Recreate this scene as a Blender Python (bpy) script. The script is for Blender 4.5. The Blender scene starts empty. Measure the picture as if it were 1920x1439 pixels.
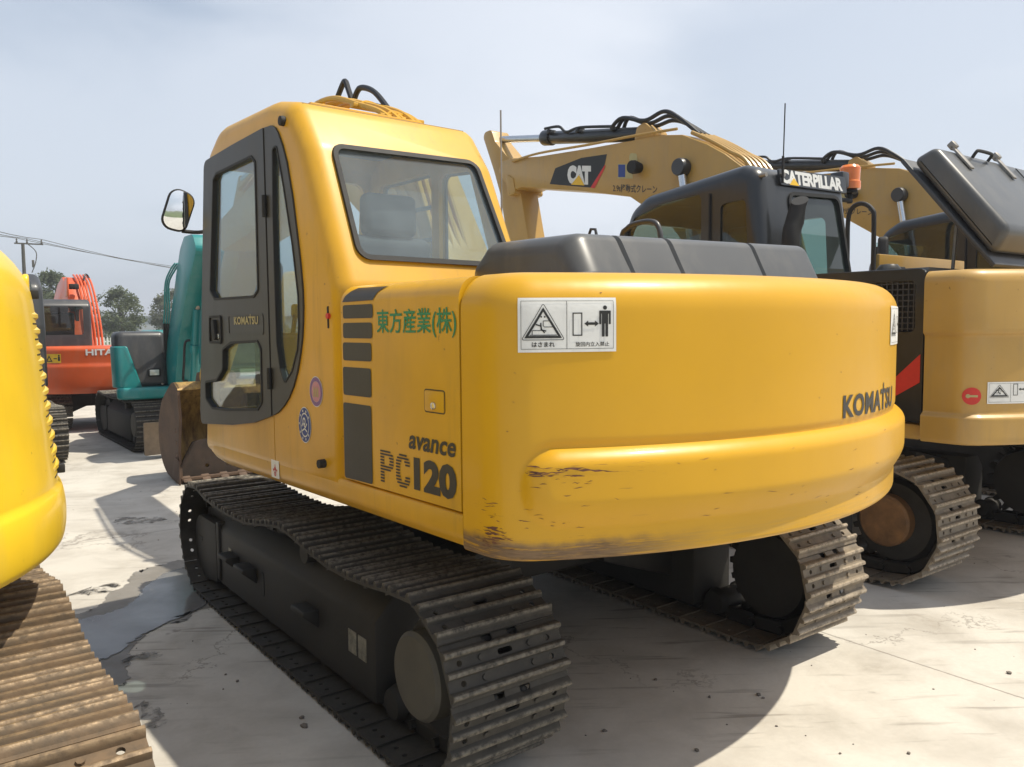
import bpy, bmesh, math, random
from mathutils import Vector, Matrix
from mathutils.geometry import tessellate_polygon
R_ = math.radians
rnd = random.Random(7)
SC = bpy.context.scene
COL = SC.collection

# ---------------------------------------------------------------- materials
def nt_new(name):
    m = bpy.data.materials.new(name); m.use_nodes = True
    nt = m.node_tree; nt.nodes.clear()
    out = nt.nodes.new('ShaderNodeOutputMaterial')
    return m, nt, out
def N(nt, typ, **kw):
    n = nt.nodes.new(typ)
    for k, v in kw.items():
        if k in n.inputs.keys() if isinstance(k, str) else False: n.inputs[k].default_value = v
        else: setattr(n, k, v)
    return n
def L(nt, a, b): nt.links.new(a, b)
def coords(nt, scale=(1, 1, 1), src='Object', rot=(0, 0, 0)):
    t = N(nt, 'ShaderNodeTexCoord'); mp = N(nt, 'ShaderNodeMapping')
    mp.inputs['Scale'].default_value = scale; mp.inputs['Rotation'].default_value = rot
    L(nt, t.outputs[src], mp.inputs['Vector']); return mp.outputs[0]
def coords2(nt, scale, rz, src='Object'):
    """turn first, then stretch"""
    v = coords(nt, (1, 1, 1), src, (0, 0, rz)); mp = N(nt, 'ShaderNodeMapping'); mp.inputs['Scale'].default_value = scale; L(nt, v, mp.inputs['Vector']); return mp.outputs[0]
def noise(nt, vec, scale, detail=4, rough=.55, dist=0):
    n = N(nt, 'ShaderNodeTexNoise'); n.inputs['Scale'].default_value = scale
    n.inputs['Detail'].default_value = detail; n.inputs['Roughness'].default_value = rough
    n.inputs['Distortion'].default_value = dist
    L(nt, vec, n.inputs['Vector']); return n.outputs['Fac']
def ramp(nt, fac, a, b, ca=(0, 0, 0, 1), cb=(1, 1, 1, 1), interp='LINEAR'):
    r = N(nt, 'ShaderNodeValToRGB'); r.color_ramp.interpolation = interp
    e = r.color_ramp.elements; e[0].position = a; e[1].position = b; e[0].color = ca; e[1].color = cb
    L(nt, fac, r.inputs[0]); return r.outputs[0]
def mix(nt, fac, a, b, mode='MIX'):
    m = N(nt, 'ShaderNodeMix', data_type='RGBA', blend_type=mode)
    for s, v in ((m.inputs['Factor'], fac), (m.inputs['A'], a), (m.inputs['B'], b)):
        pass
    fi = m.inputs[0]; ai = m.inputs[6]; bi = m.inputs[7]
    for s, v in ((fi, fac), (ai, a), (bi, b)):
        if isinstance(v, (int, float)): s.default_value = v
        elif isinstance(v, tuple): s.default_value = v if len(v) == 4 else v + (1,)
        else: L(nt, v, s)
    return m.outputs[2]
def math_(nt, op, a, b=None, c=None, clamp=False):
    m = N(nt, 'ShaderNodeMath', operation=op); m.use_clamp = clamp
    for i, v in enumerate((a, b, c)):
        if v is None: continue
        if isinstance(v, (int, float)): m.inputs[i].default_value = v
        else: L(nt, v, m.inputs[i])
    return m.outputs[0]
def maprange(nt, v, a, b, lo=0, hi=1, smooth=True):
    m = N(nt, 'ShaderNodeMapRange'); m.interpolation_type = 'SMOOTHSTEP' if smooth else 'LINEAR'
    L(nt, v, m.inputs[0])
    for i, x in enumerate((a, b, lo, hi)): m.inputs[1 + i].default_value = x
    return m.outputs[0]
def bump(nt, h, strength=.2, dist=.01, normal=None):
    b = N(nt, 'ShaderNodeBump'); b.inputs['Strength'].default_value = strength; b.inputs['Distance'].default_value = dist
    L(nt, h, b.inputs['Height'])
    if normal is not None: L(nt, normal, b.inputs['Normal'])
    return b.outputs[0]
def bsdf(nt, out, color, rough=.5, metal=0, normal=None, coat=0, spec=None):
    p = N(nt, 'ShaderNodeBsdfPrincipled')
    for k, v in (('Base Color', color), ('Roughness', rough), ('Metallic', metal), ('Coat Weight', coat)):
        if isinstance(v, (int, float)): p.inputs[k].default_value = v
        elif isinstance(v, tuple): p.inputs[k].default_value = v if len(v) == 4 else v + (1,)
        else: L(nt, v, p.inputs[k])
    p.inputs['Coat Roughness'].default_value = .12
    if spec is not None: p.inputs['Specular IOR Level'].default_value = spec
    if normal is not None: L(nt, normal, p.inputs['Normal'])
    L(nt, p.outputs[0], out.inputs[0]); return p

def paint(name, col, rough=.34, coat=.25, dust_veil=.25, veilcol=(.36, .31, .22), wave=.05, vary=.1, chips=0, chipcol=(.07, .035, .02)):
    m, nt, out = nt_new(name)
    v = coords(nt)
    big = noise(nt, v, 1.7, 5)
    c = mix(nt, ramp(nt, big, .3, .7), tuple(x * (1 - vary) for x in col), tuple(min(1, x * (1 + vary)) for x in col))
    d = noise(nt, coords(nt, (1, 1, .35)), 6, 8, .65)
    df = math_(nt, 'MULTIPLY', ramp(nt, d, .48, .75), dust_veil)
    c = mix(nt, df, c, veilcol)
    rs = noise(nt, coords(nt, (9, 9, .7)), 2.2, 6, .6); ra = noise(nt, v, 1.3, 3)
    c = mix(nt, math_(nt, 'MULTIPLY', math_(nt, 'MULTIPLY', ramp(nt, rs, .54, .74), ramp(nt, ra, .42, .62)), dust_veil * .9), c, tuple(x * .55 for x in veilcol))
    fine = noise(nt, v, 60, 3)
    r = math_(nt, 'ADD', math_(nt, 'MULTIPLY', d, .22), rough - .1)
    if chips:
        ch = noise(nt, coords(nt, (1, 1, 1)), 38, 3, .5)
        ar = noise(nt, v, 3.1, 3)
        cf = math_(nt, 'MULTIPLY', ramp(nt, ch, .70, .73), ramp(nt, ar, .5, .62))
        c = mix(nt, math_(nt, 'MULTIPLY', cf, chips), c, chipcol)
    h = math_(nt, 'ADD', math_(nt, 'MULTIPLY', noise(nt, v, 2.3, 2), 1.0), math_(nt, 'MULTIPLY', fine, .02))
    bsdf(nt, out, c, r, 0, bump(nt, h, wave, .03), coat)
    return m
def simple(name, col, rough=.5, metal=0, vary=.12, scale=9, bmp=.12, spec=None, bscale=70):
    m, nt, out = nt_new(name); v = coords(nt)
    n = noise(nt, v, scale, 6, .6)
    c = mix(nt, ramp(nt, n, .3, .7), tuple(x * (1 - vary) for x in col), tuple(min(1, x * (1 + vary)) for x in col))
    bsdf(nt, out, c, math_(nt, 'ADD', math_(nt, 'MULTIPLY', n, .2), rough - .1), metal, bump(nt, noise(nt, v, bscale, 3), bmp, .004), 0, spec)
    return m
def trackmat(name, dark, lightc, mud, rough=.62, tip=.028, mudamt=.55):
    m, nt, out = nt_new(name)
    t = N(nt, 'ShaderNodeTexCoord'); sp = N(nt, 'ShaderNodeSeparateXYZ'); L(nt, t.outputs['Object'], sp.inputs[0])
    oi = N(nt, 'ShaderNodeObjectInfo')
    ad = N(nt, 'ShaderNodeVectorMath', operation='ADD'); L(nt, t.outputs['Object'], ad.inputs[0])
    cb = N(nt, 'ShaderNodeCombineXYZ')
    for i in range(3): L(nt, math_(nt, 'MULTIPLY', oi.outputs['Random'], 37.0 + 11 * i), cb.inputs[i])
    L(nt, cb.outputs[0], ad.inputs[1]); v = ad.outputs[0]
    n1 = noise(nt, v, 9, 7, .65); n2 = noise(nt, v, 45, 5, .6)
    c = mix(nt, math_(nt, 'MULTIPLY', ramp(nt, n1, .38, .68), mudamt), dark, mud)
    c = mix(nt, math_(nt, 'MULTIPLY', ramp(nt, n2, .5, .75), .4), c, tuple(x * .5 for x in dark))
    tipf = math_(nt, 'MULTIPLY', maprange(nt, sp.outputs[2], tip - .008, tip + .004), ramp(nt, n2, .35, .6))
    c = mix(nt, math_(nt, 'MULTIPLY', tipf, .85), c, lightc)
    rr = math_(nt, 'SUBTRACT', rough, math_(nt, 'MULTIPLY', tipf, .2))
    h = math_(nt, 'ADD', n1, math_(nt, 'MULTIPLY', n2, .5))
    bsdf(nt, out, c, rr, math_(nt, 'MULTIPLY', tipf, .35), bump(nt, h, .5, .006))
    return m
def glassmat(name, tint, dust_veil=.1, veilcol=(.45, .47, .46), rough=.02):  # diffuse mix also paints in the veil of reflected sky
    m, nt, out = nt_new(name)
    tr = N(nt, 'ShaderNodeBsdfTransparent'); tr.inputs[0].default_value = tint + (1,)
    gl = N(nt, 'ShaderNodeBsdfGlossy'); gl.inputs['Roughness'].default_value = rough
    df = N(nt, 'ShaderNodeBsdfDiffuse'); df.inputs[0].default_value = veilcol + (1,)
    lw = N(nt, 'ShaderNodeLayerWeight'); lw.inputs[0].default_value = .5
    f = math_(nt, 'ADD', math_(nt, 'MULTIPLY', math_(nt, 'POWER', lw.outputs['Facing'], 4.0), .85), .06, None, True)
    m1 = N(nt, 'ShaderNodeMixShader'); m2 = N(nt, 'ShaderNodeMixShader')
    dn = math_(nt, 'MULTIPLY', ramp(nt, noise(nt, coords(nt), 3.5, 6, .6), .25, .75, (.45, .45, .45, 1)), dust_veil)
    L(nt, dn, m1.inputs[0]); L(nt, tr.outputs[0], m1.inputs[1]); L(nt, df.outputs[0], m1.inputs[2])
    L(nt, f, m2.inputs[0]); L(nt, m1.outputs[0], m2.inputs[1]); L(nt, gl.outputs[0], m2.inputs[2])
    L(nt, m2.outputs[0], out.inputs[0]); return m

M = {}
YEL = (.60, .322, .008)
M['yellow'] = paint('warm_yellow_paint', YEL, .40, .14, .30, (.38, .25, .05), chips=.5)
M['yellow2'] = paint('bright_yellow_paint', (.80, .53, .025), .40, .3, .25, (.55, .40, .10), chips=.4)
M['buff'] = paint('buff_yellow_paint', (.45, .268, .060), .42, .2, .3, (.34, .26, .15), chips=.6)
M['teal'] = paint('teal_paint', (.006, .205, .205), .38, .3, .2, (.2, .3, .28))
M['orange'] = paint('orange_red_paint', (.62, .095, .018), .38, .3, .2, (.4, .2, .12))
M['grey'] = paint('dark_grey_plastic', (.068, .070, .070), .36, .15, .35, (.17, .16, .14), vary=.12)
M['black'] = paint('black_paint', (.016, .018, .020), .33, .3, .2, (.09, .085, .075))
M['charcoal'] = paint('charcoal_paint', (.036, .038, .042), .42, .15, .4, (.12, .11, .1))
M['trim'] = paint('dark_brown_grey_trim', (.028, .026, .021), .45, .1, .35, (.08, .07, .055))
M['rubber'] = simple('rubber', (.014, .014, .014), .7)
M['hose'] = simple('hydraulic_hose', (.012, .013, .015), .45)
M['decal_dark'] = simple('decal_dark', (.032, .030, .026), .45, vary=.08)
M['decal_green'] = simple('decal_green', (.010, .20, .085), .45)
M['decal_white'] = simple('decal_white', (.72, .72, .69), .45, vary=.05)
M['scratch'] = simple('rusty_scratch', (.14, .055, .028), .7, 0, .4, 40)
M['decal_black'] = simple('decal_black', (.015, .015, .014), .5)
M['decal_red'] = simple('decal_red', (.55, .03, .02), .45)
M['decal_blue'] = simple('decal_blue', (.02, .045, .22), .45)
M['decal_purple'] = simple('decal_purple', (.20, .10, .26), .45)
M['decal_yellow'] = simple('decal_yellow', (.78, .47, .02), .45)
M['decal_pale'] = simple('decal_pale_yellow', (.42, .36, .16), .5)
M['decal_worn'] = simple('decal_worn', (.20, .19, .15), .6, 0, .5, 30)
M['frame'] = simple('dirty_black_frame_paint', (.022, .020, .017), .68, vary=.4, scale=4, bmp=.2)
M['cover'] = simple('dusty_grey_cover', (.075, .068, .052), .62, vary=.2, scale=5)
M['rustdisc'] = simple('rusty_yellow_brown_hub', (.17, .085, .03), .7, vary=.4, scale=12, bmp=.4)
M['chrome'] = simple('chrome_rod', (.62, .64, .66), .22, .9, vary=.04)
M['steel'] = simple('worn_steel', (.30, .28, .25), .45, .5, vary=.2)
M['seat'] = simple('grey_seat_fabric', (.085, .095, .105), .85)
M['liner'] = simple('grey_headliner', (.11, .115, .115), .8)
M['track'] = trackmat('dark_track_steel', (.032, .029, .024), (.19, .17, .135), (.070, .061, .047), .76)
M['track_tan'] = trackmat('dusty_track_steel', (.13, .105, .075), (.42, .35, .26), (.24, .19, .13), mudamt=.8)
M['track_rust'] = trackmat('rusty_track_steel', (.080, .055, .031), (.25, .175, .10), (.17, .105, .052), .7, mudamt=.75)
M['glass'] = glassmat('cab_glass', (.76, .84, .85), .10, (.40, .48, .52))
M['glass_rear'] = glassmat('sky_veiled_rear_glass', (.72, .80, .82), .25, (.40, .48, .52))  # bluish veil imitates sky reflected in the rear pane, besides dust
M['glass_dark'] = glassmat('tinted_glass', (.50, .56, .52), .04)
M['glass_green'] = glassmat('greenish_glass', (.58, .72, .69), .12, (.36, .45, .45))
m, nt, out = nt_new('mirror_glass'); bsdf(nt, out, (.85, .87, .88), .03, 1); M['mirror'] = m
m, nt, out = nt_new('amber_lens'); p = bsdf(nt, out, (.85, .22, .03), .25, 0, None, .4); p.inputs['Subsurface Weight'].default_value = .3; M['amber'] = m
m, nt, out = nt_new('lamp_lens'); bsdf(nt, out, (.6, .65, .6), .15, .2, None, .5); M['lens'] = m

# counterweight paint with scrapes of its own
def cw_paint():
    m, nt, out = nt_new('scraped_yellow_paint')
    v = coords(nt); t = N(nt, 'ShaderNodeTexCoord'); sp = N(nt, 'ShaderNodeSeparateXYZ'); L(nt, t.outputs['Object'], sp.inputs[0])
    X, Y, Z = sp.outputs
    big = noise(nt, v, 1.4, 5)
    c = mix(nt, ramp(nt, big, .3, .7), tuple(x * .93 for x in YEL), tuple(x * 1.06 for x in YEL))
    st = noise(nt, coords(nt, (1.2, 1.2, 26)), 5, 7, .7)
    st2 = noise(nt, coords(nt, (3, 3, 60)), 4, 6, .7)
    pat = noise(nt, v, 7, 5, .6)
    # bare worn lower corner
    zf = maprange(nt, math_(nt, 'ADD', Z, math_(nt, 'MULTIPLY', math_(nt, 'SUBTRACT', pat, .5), .07)), .998, .958)
    xf = maprange(nt, X, -.55, -1.0)
    f1 = math_(nt, 'MULTIPLY', math_(nt, 'MULTIPLY', zf, xf), ramp(nt, st, .30, .48))
    c = mix(nt, f1, c, mix(nt, ramp(nt, st2, .4, .6), (.075, .042, .03), (.17, .10, .06)))
    # thin dark scratches over the band
    z2 = math_(nt, 'MULTIPLY', maprange(nt, Z, 1.18, 1.20), maprange(nt, Z, 1.248, 1.232))
    x2 = math_(nt, 'MULTIPLY', maprange(nt, X, -.70, -.86), maprange(nt, X, -1.14, -1.08))
    f2 = math_(nt, 'MULTIPLY', math_(nt, 'MULTIPLY', z2, x2), ramp(nt, st2, .60, .66))
    z3 = maprange(nt, Z, 1.15, 1.0); x3 = maprange(nt, X, -.6, -.95)
    f3 = math_(nt, 'MULTIPLY', math_(nt, 'MULTIPLY', z3, x3), ramp(nt, st2, .64, .69))
    f4 = math_(nt, 'MULTIPLY', ramp(nt, st2, .735, .76), ramp(nt, pat, .52, .62))
    f = math_(nt, 'MAXIMUM', f2, math_(nt, 'MAXIMUM', f3, f4))
    c = mix(nt, math_(nt, 'MULTIPLY', f, .85), c, (.13, .055, .03))
    # dusty lower edge
    zd = math_(nt, 'MULTIPLY', maprange(nt, Z, 1.02, .94), ramp(nt, st, .4, .62))
    c = mix(nt, math_(nt, 'MULTIPLY', zd, .35), c, (.34, .23, .08))
    r = math_(nt, 'ADD', math_(nt, 'MULTIPLY', pat, .22), .28)
    h = math_(nt, 'ADD', noise(nt, v, 2.1, 2), math_(nt, 'MULTIPLY', st, .05))
    bsdf(nt, out, c, math_(nt, 'MAXIMUM', r, math_(nt, 'MULTIPLY', f1, .7)), 0, bump(nt, h, .06, .03), .14, .38)
    return m
M['cw'] = cw_paint()
def bucket_mat(name, worn):
    m, nt, out = nt_new(name); v = coords(nt)
    n1 = noise(nt, v, 5, 8, .65); n2 = noise(nt, coords(nt, (14, 2, 2)), 3, 6, .6)
    c = mix(nt, ramp(nt, n1, .35, .65), (.055, .034, .022), (.13, .078, .045))
    if not worn: c = mix(nt, ramp(nt, noise(nt, v, 2.2, 6, .6), .4, .65), c, (.10, .062, .042))
    if worn: c = mix(nt, ramp(nt, noise(nt, coords(nt, (5, 3, 1.2)), 4, 10, .7), .38, .62), (.16, .095, .035), (.40, .26, .075))
    bsdf(nt, out, c, .55 if worn else .75, .25 if worn else 0, bump(nt, n1, .5, .01)); return m
M['bucket_shade'] = simple('rusty_plate_in_shade', (.030, .019, .013), .8, 0, .45, 7, .4)  # near black: shade inside the bucket put into the plate colour
M['bucket'] = bucket_mat('rusty_bucket_steel', False); M['bucket_worn'] = bucket_mat('worn_bucket_steel', True)

# ---------------------------------------------------------------- mesh helpers
def link(o, parent=None):
    COL.objects.link(o)
    if parent is not None: o.parent = parent
    return o
def thing(name, label, cat, loc=(0, 0, 0), rz=0, group=None):
    o = bpy.data.objects.new(name, None); link(o); o.location = loc; o.rotation_euler = (0, 0, rz)
    o['label'] = label; o['category'] = cat
    if group: o['group'] = group
    o.empty_display_size = .2
    return o
def tag(o, label, cat, group=None, kind=None):
    if label: o['label'] = label
    if cat: o['category'] = cat
    if group: o['group'] = group
    if kind: o['kind'] = kind
    return o
def catmull(pts, n=6, closed=False):
    P = [Vector(p) for p in pts]; out = []; k = len(P)
    for i in range(k if closed else k - 1):
        a = P[(i - 1) % k] if closed or i > 0 else P[0]; b = P[i]; c = P[(i + 1) % k]
        d = P[(i + 2) % k] if closed or i + 2 < k else P[-1]
        for j in range(n):
            t = j / n
            out.append(.5 * ((2 * b) + (c - a) * t + (2 * a - 5 * b + 4 * c - d) * t * t + (3 * b - a - 3 * c + d) * t ** 3))
    if not closed: out.append(P[-1])
    return out
def fillet(pts, r, n=5, keep=False):
    """round the corners of a closed 2D polygon"""
    out = []; k = len(pts); rs = r if isinstance(r, (list, tuple)) else [r] * k
    for i in range(k):
        a, b, c = Vector(pts[i - 1]), Vector(pts[i]), Vector(pts[(i + 1) % k])
        u, w = (a - b), (c - b); lu, lw = u.length, w.length; u.normalize(); w.normalize()
        ang = u.angle(w)
        if rs[i] <= 0 or (abs(ang - math.pi) < .02 and not keep): out.append((b.x, b.y)); continue
        ang = min(ang, math.pi - 1e-4)
        t = min(rs[i] / math.tan(ang / 2), lu * .48, lw * .48); rr = t * math.tan(ang / 2)
        cen = b + (u + w).normalized() * (rr / math.sin(ang / 2))
        p0, p1 = b + u * t - cen, b + w * t - cen
        a0 = math.atan2(p0.y, p0.x); a1 = math.atan2(p1.y, p1.x); da = (a1 - a0 + math.pi) % (2 * math.pi) - math.pi
        for j in range(n + 1):
            q = a0 + da * j / n; out.append((cen.x + rr * math.cos(q), cen.y + rr * math.sin(q)))
    return out
def area(p): return sum(p[i - 1][0] * p[i][1] - p[i][0] * p[i - 1][1] for i in range(len(p))) / 2
def inset(pts, d):
    k = len(pts); s = 1 if area(pts) > 0 else -1; out = []
    for i in range(k):
        a, b, c = Vector(pts[i - 1]), Vector(pts[i]), Vector(pts[(i + 1) % k])
        e1 = (b - a); e2 = (c - b)
        if e1.length < 1e-7: e1 = e2
        if e2.length < 1e-7: e2 = e1
        e1.normalize(); e2.normalize()
        n1 = Vector((-e1.y, e1.x)) * s; n2 = Vector((-e2.y, e2.x)) * s
        m = (n1 + n2); m = m.normalized() if m.length > 1e-6 else n1
        q = b + m * (d / max(.35, m.dot(n1))); out.append((q.x, q.y))
    return out
AX = {'x': lambda p, t: (t, p[0], p[1]), 'y': lambda p, t: (p[0], t, p[1]), 'z': lambda p, t: (p[0], p[1], t)}
class MB:
    def __init__(s): s.bm = bmesh.new()
    def merge(s, b, mat=None):
        if mat is not None: bmesh.ops.transform(b, matrix=mat, verts=b.verts)
        me = bpy.data.meshes.new('tmp'); b.to_mesh(me); b.free(); s.bm.from_mesh(me); bpy.data.meshes.remove(me); return s
    def box(s, c, d, bevel=0, rot=None, seg=2):
        b = bmesh.new(); bmesh.ops.create_cube(b, size=1); bmesh.ops.scale(b, vec=d, verts=b.verts)
        if bevel: bmesh.ops.bevel(b, geom=b.edges[:], offset=min(bevel, min(d) * .45), segments=seg, profile=.5, affect='EDGES')
        mt = Matrix.Translation(c)
        if rot is not None: mt = mt @ Matrix.Rotation(rot[1], 4, rot[0])
        return s.merge(b, mt)
    def prism(s, poly, axis, a, b_, bevel=0, seg=2):
        b = bmesh.new(); f = AX[axis]
        v0 = [b.verts.new(f(p, a)) for p in poly]; v1 = [b.verts.new(f(p, b_)) for p in poly]; k = len(poly)
        b.faces.new(v0[::-1]); b.faces.new(v1)
        for i in range(k): b.faces.new((v0[i], v0[(i + 1) % k], v1[(i + 1) % k], v1[i]))
        bmesh.ops.recalc_face_normals(b, faces=b.faces)
        if bevel: bmesh.ops.bevel(b, geom=b.edges[:], offset=bevel, segments=seg, profile=.5, affect='EDGES', clamp_overlap=True)
        return s.merge(b)
    def plate(s, outer, holes, axis, a, b_):
        """flat plate with holes between a and b_ on the axis"""
        b = bmesh.new(); f = AX[axis]; loops = [outer] + list(holes)
        flat = [p for l in loops for p in l]
        tris = tessellate_polygon([[Vector((p[0], p[1], 0)) for p in l] for l in loops])
        v0 = [b.verts.new(f(p, a)) for p in flat]; v1 = [b.verts.new(f(p, b_)) for p in flat]
        for t in tris:
            try: b.faces.new([v0[i] for i in t]); b.faces.new([v1[i] for i in reversed(t)])
            except ValueError: pass
        o = 0
        for l in loops:
            k = len(l)
            for i in range(k):
                try: b.faces.new((v0[o + i], v0[o + (i + 1) % k], v1[o + (i + 1) % k], v1[o + i]))
                except ValueError: pass
            o += k
        bmesh.ops.recalc_face_normals(b, faces=b.faces)
        return s.merge(b)
    def cyl(s, p0, p1, r, seg=16, r1=None, bevel=0):
        p0, p1 = Vector(p0), Vector(p1); d = p1 - p0; b = bmesh.new()
        bmesh.ops.create_cone(b, cap_ends=True, segments=seg, radius1=r, radius2=r if r1 is None else r1, depth=d.length)
        if bevel:
            e = [x for x in b.edges if any(len(f.verts) > 4 for f in x.link_faces)]
            bmesh.ops.bevel(b, geom=e, offset=bevel, segments=2, profile=.5, affect='EDGES')
        return s.merge(b, Matrix.Translation((p0 + p1) / 2) @ d.to_track_quat('Z', 'Y').to_matrix().to_4x4())
    def tube(s, path, r, seg=8, sm=0):
        P = catmull(path, sm) if sm else [Vector(p) for p in path]
        b = bmesh.new(); rings = []; T = (P[1] - P[0]).normalized()
        up = Vector((0, 0, 1)) if abs(T.z) < .9 else Vector((1, 0, 0)); n = (up - T * up.dot(T)).normalized()
        for i, p in enumerate(P):
            t = (P[min(i + 1, len(P) - 1)] - P[max(i - 1, 0)]).normalized()
            n = (n - t * n.dot(t)).normalized(); bb = t.cross(n)
            rr = r[i] if isinstance(r, list) else r
            rings.append([b.verts.new(p + (n * math.cos(2 * math.pi * k / seg) + bb * math.sin(2 * math.pi * k / seg)) * rr) for k in range(seg)])
        for a, c in zip(rings, rings[1:]):
            for k in range(seg): b.faces.new((a[k], a[(k + 1) % seg], c[(k + 1) % seg], c[k]))
        b.faces.new(rings[0][::-1]); b.faces.new(rings[-1])
        return s.merge(b)
    def lathe(s, prof, cen, axis='z', seg=32):
        """prof: (radius, height) list, closed with caps"""
        b = bmesh.new(); rings = []
        for r, h in prof:
            ring = []
            for k in range(seg):
                a = 2 * math.pi * k / seg; x, y = r * math.cos(a), r * math.sin(a)
                ring.append(b.verts.new({'z': (x, y, h), 'x': (h, x, y), 'y': (x, h, y)}[axis]))
            rings.append(ring)
        for p, q in zip(rings, rings[1:]):
            for k in range(seg): b.faces.new((p[k], p[(k + 1) % seg], q[(k + 1) % seg], q[k]))
        b.faces.new(rings[0][::-1]); b.faces.new(rings[-1]); bmesh.ops.recalc_face_normals(b, faces=b.faces)
        return s.merge(b, Matrix.Translation(cen))
    def rings(s, rings, caps=True):
        b = bmesh.new(); vs = [[b.verts.new(p) for p in r] for r in rings]; k = len(rings[0])
        for p, q in zip(vs, vs[1:]):
            for i in range(k): b.faces.new((p[i], p[(i + 1) % k], q[(i + 1) % k], q[i]))
        if caps: b.faces.new(vs[0][::-1]); b.faces.new(vs[-1])
        bmesh.ops.recalc_face_normals(b, faces=b.faces)
        return s.merge(b)
    def pillow(s, outline, axis, a, b_, r, n=5, both=True):
        """outline extruded a..b_ with rounded rim"""
        f = AX[axis]; rs = []; sg = 1 if b_ > a else -1
        for i in range(n, -1, -1):
            q = math.pi / 2 * i / n
            rs.append([f(p, a + sg * r * (1 - math.sin(q))) for p in inset(outline, r * (1 - math.cos(q)))])
        if both:
            for i in range(n + 1):
                q = math.pi / 2 * i / n
                rs.append([f(p, b_ - sg * r * (1 - math.sin(q))) for p in inset(outline, r * (1 - math.cos(q)))])
        else: rs.append([f(p, b_) for p in outline])
        return s.rings(rs)
    def mesh(s, name):
        me = bpy.data.meshes.new(name); bmesh.ops.remove_doubles(s.bm, verts=s.bm.verts, dist=1e-5); s.bm.to_mesh(me); s.bm.free(); return me
    def build(s, name, mat, parent=None, rz=0, ang=38):
        return mkobj(name, s.mesh(name), mat, parent, rz, ang)
def mkobj(name, me, mat, parent=None, rz=0, ang=38):
    if mat is not None:
        me.materials.clear(); me.materials.append(M[mat] if isinstance(mat, str) else mat)
    me.polygons.foreach_set('use_smooth', [True] * len(me.polygons)); me.set_sharp_from_angle(angle=R_(ang))
    o = bpy.data.objects.new(name, me); link(o, parent); o.rotation_euler = (0, 0, rz); return o
def boolean(me, cutters, op='DIFFERENCE'):
    for cme in cutters:
        a = bpy.data.objects.new('a', me); c = bpy.data.objects.new('c', cme); COL.objects.link(a); COL.objects.link(c)
        md = a.modifiers.new('b', 'BOOLEAN'); md.object = c; md.operation = op; md.solver = 'EXACT'
        dg = bpy.context.evaluated_depsgraph_get(); dg.update()
        new = bpy.data.meshes.new_from_object(a.evaluated_get(dg))
        bpy.data.objects.remove(a); bpy.data.objects.remove(c); bpy.data.meshes.remove(me); bpy.data.meshes.remove(cme); me = new
    return me
def copy_tree(o, parent=None):
    c = o.copy(); COL.objects.link(c)
    if parent is not None: c.parent = parent
    for ch in list(o.children): copy_tree(ch, c)
    return c

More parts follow.
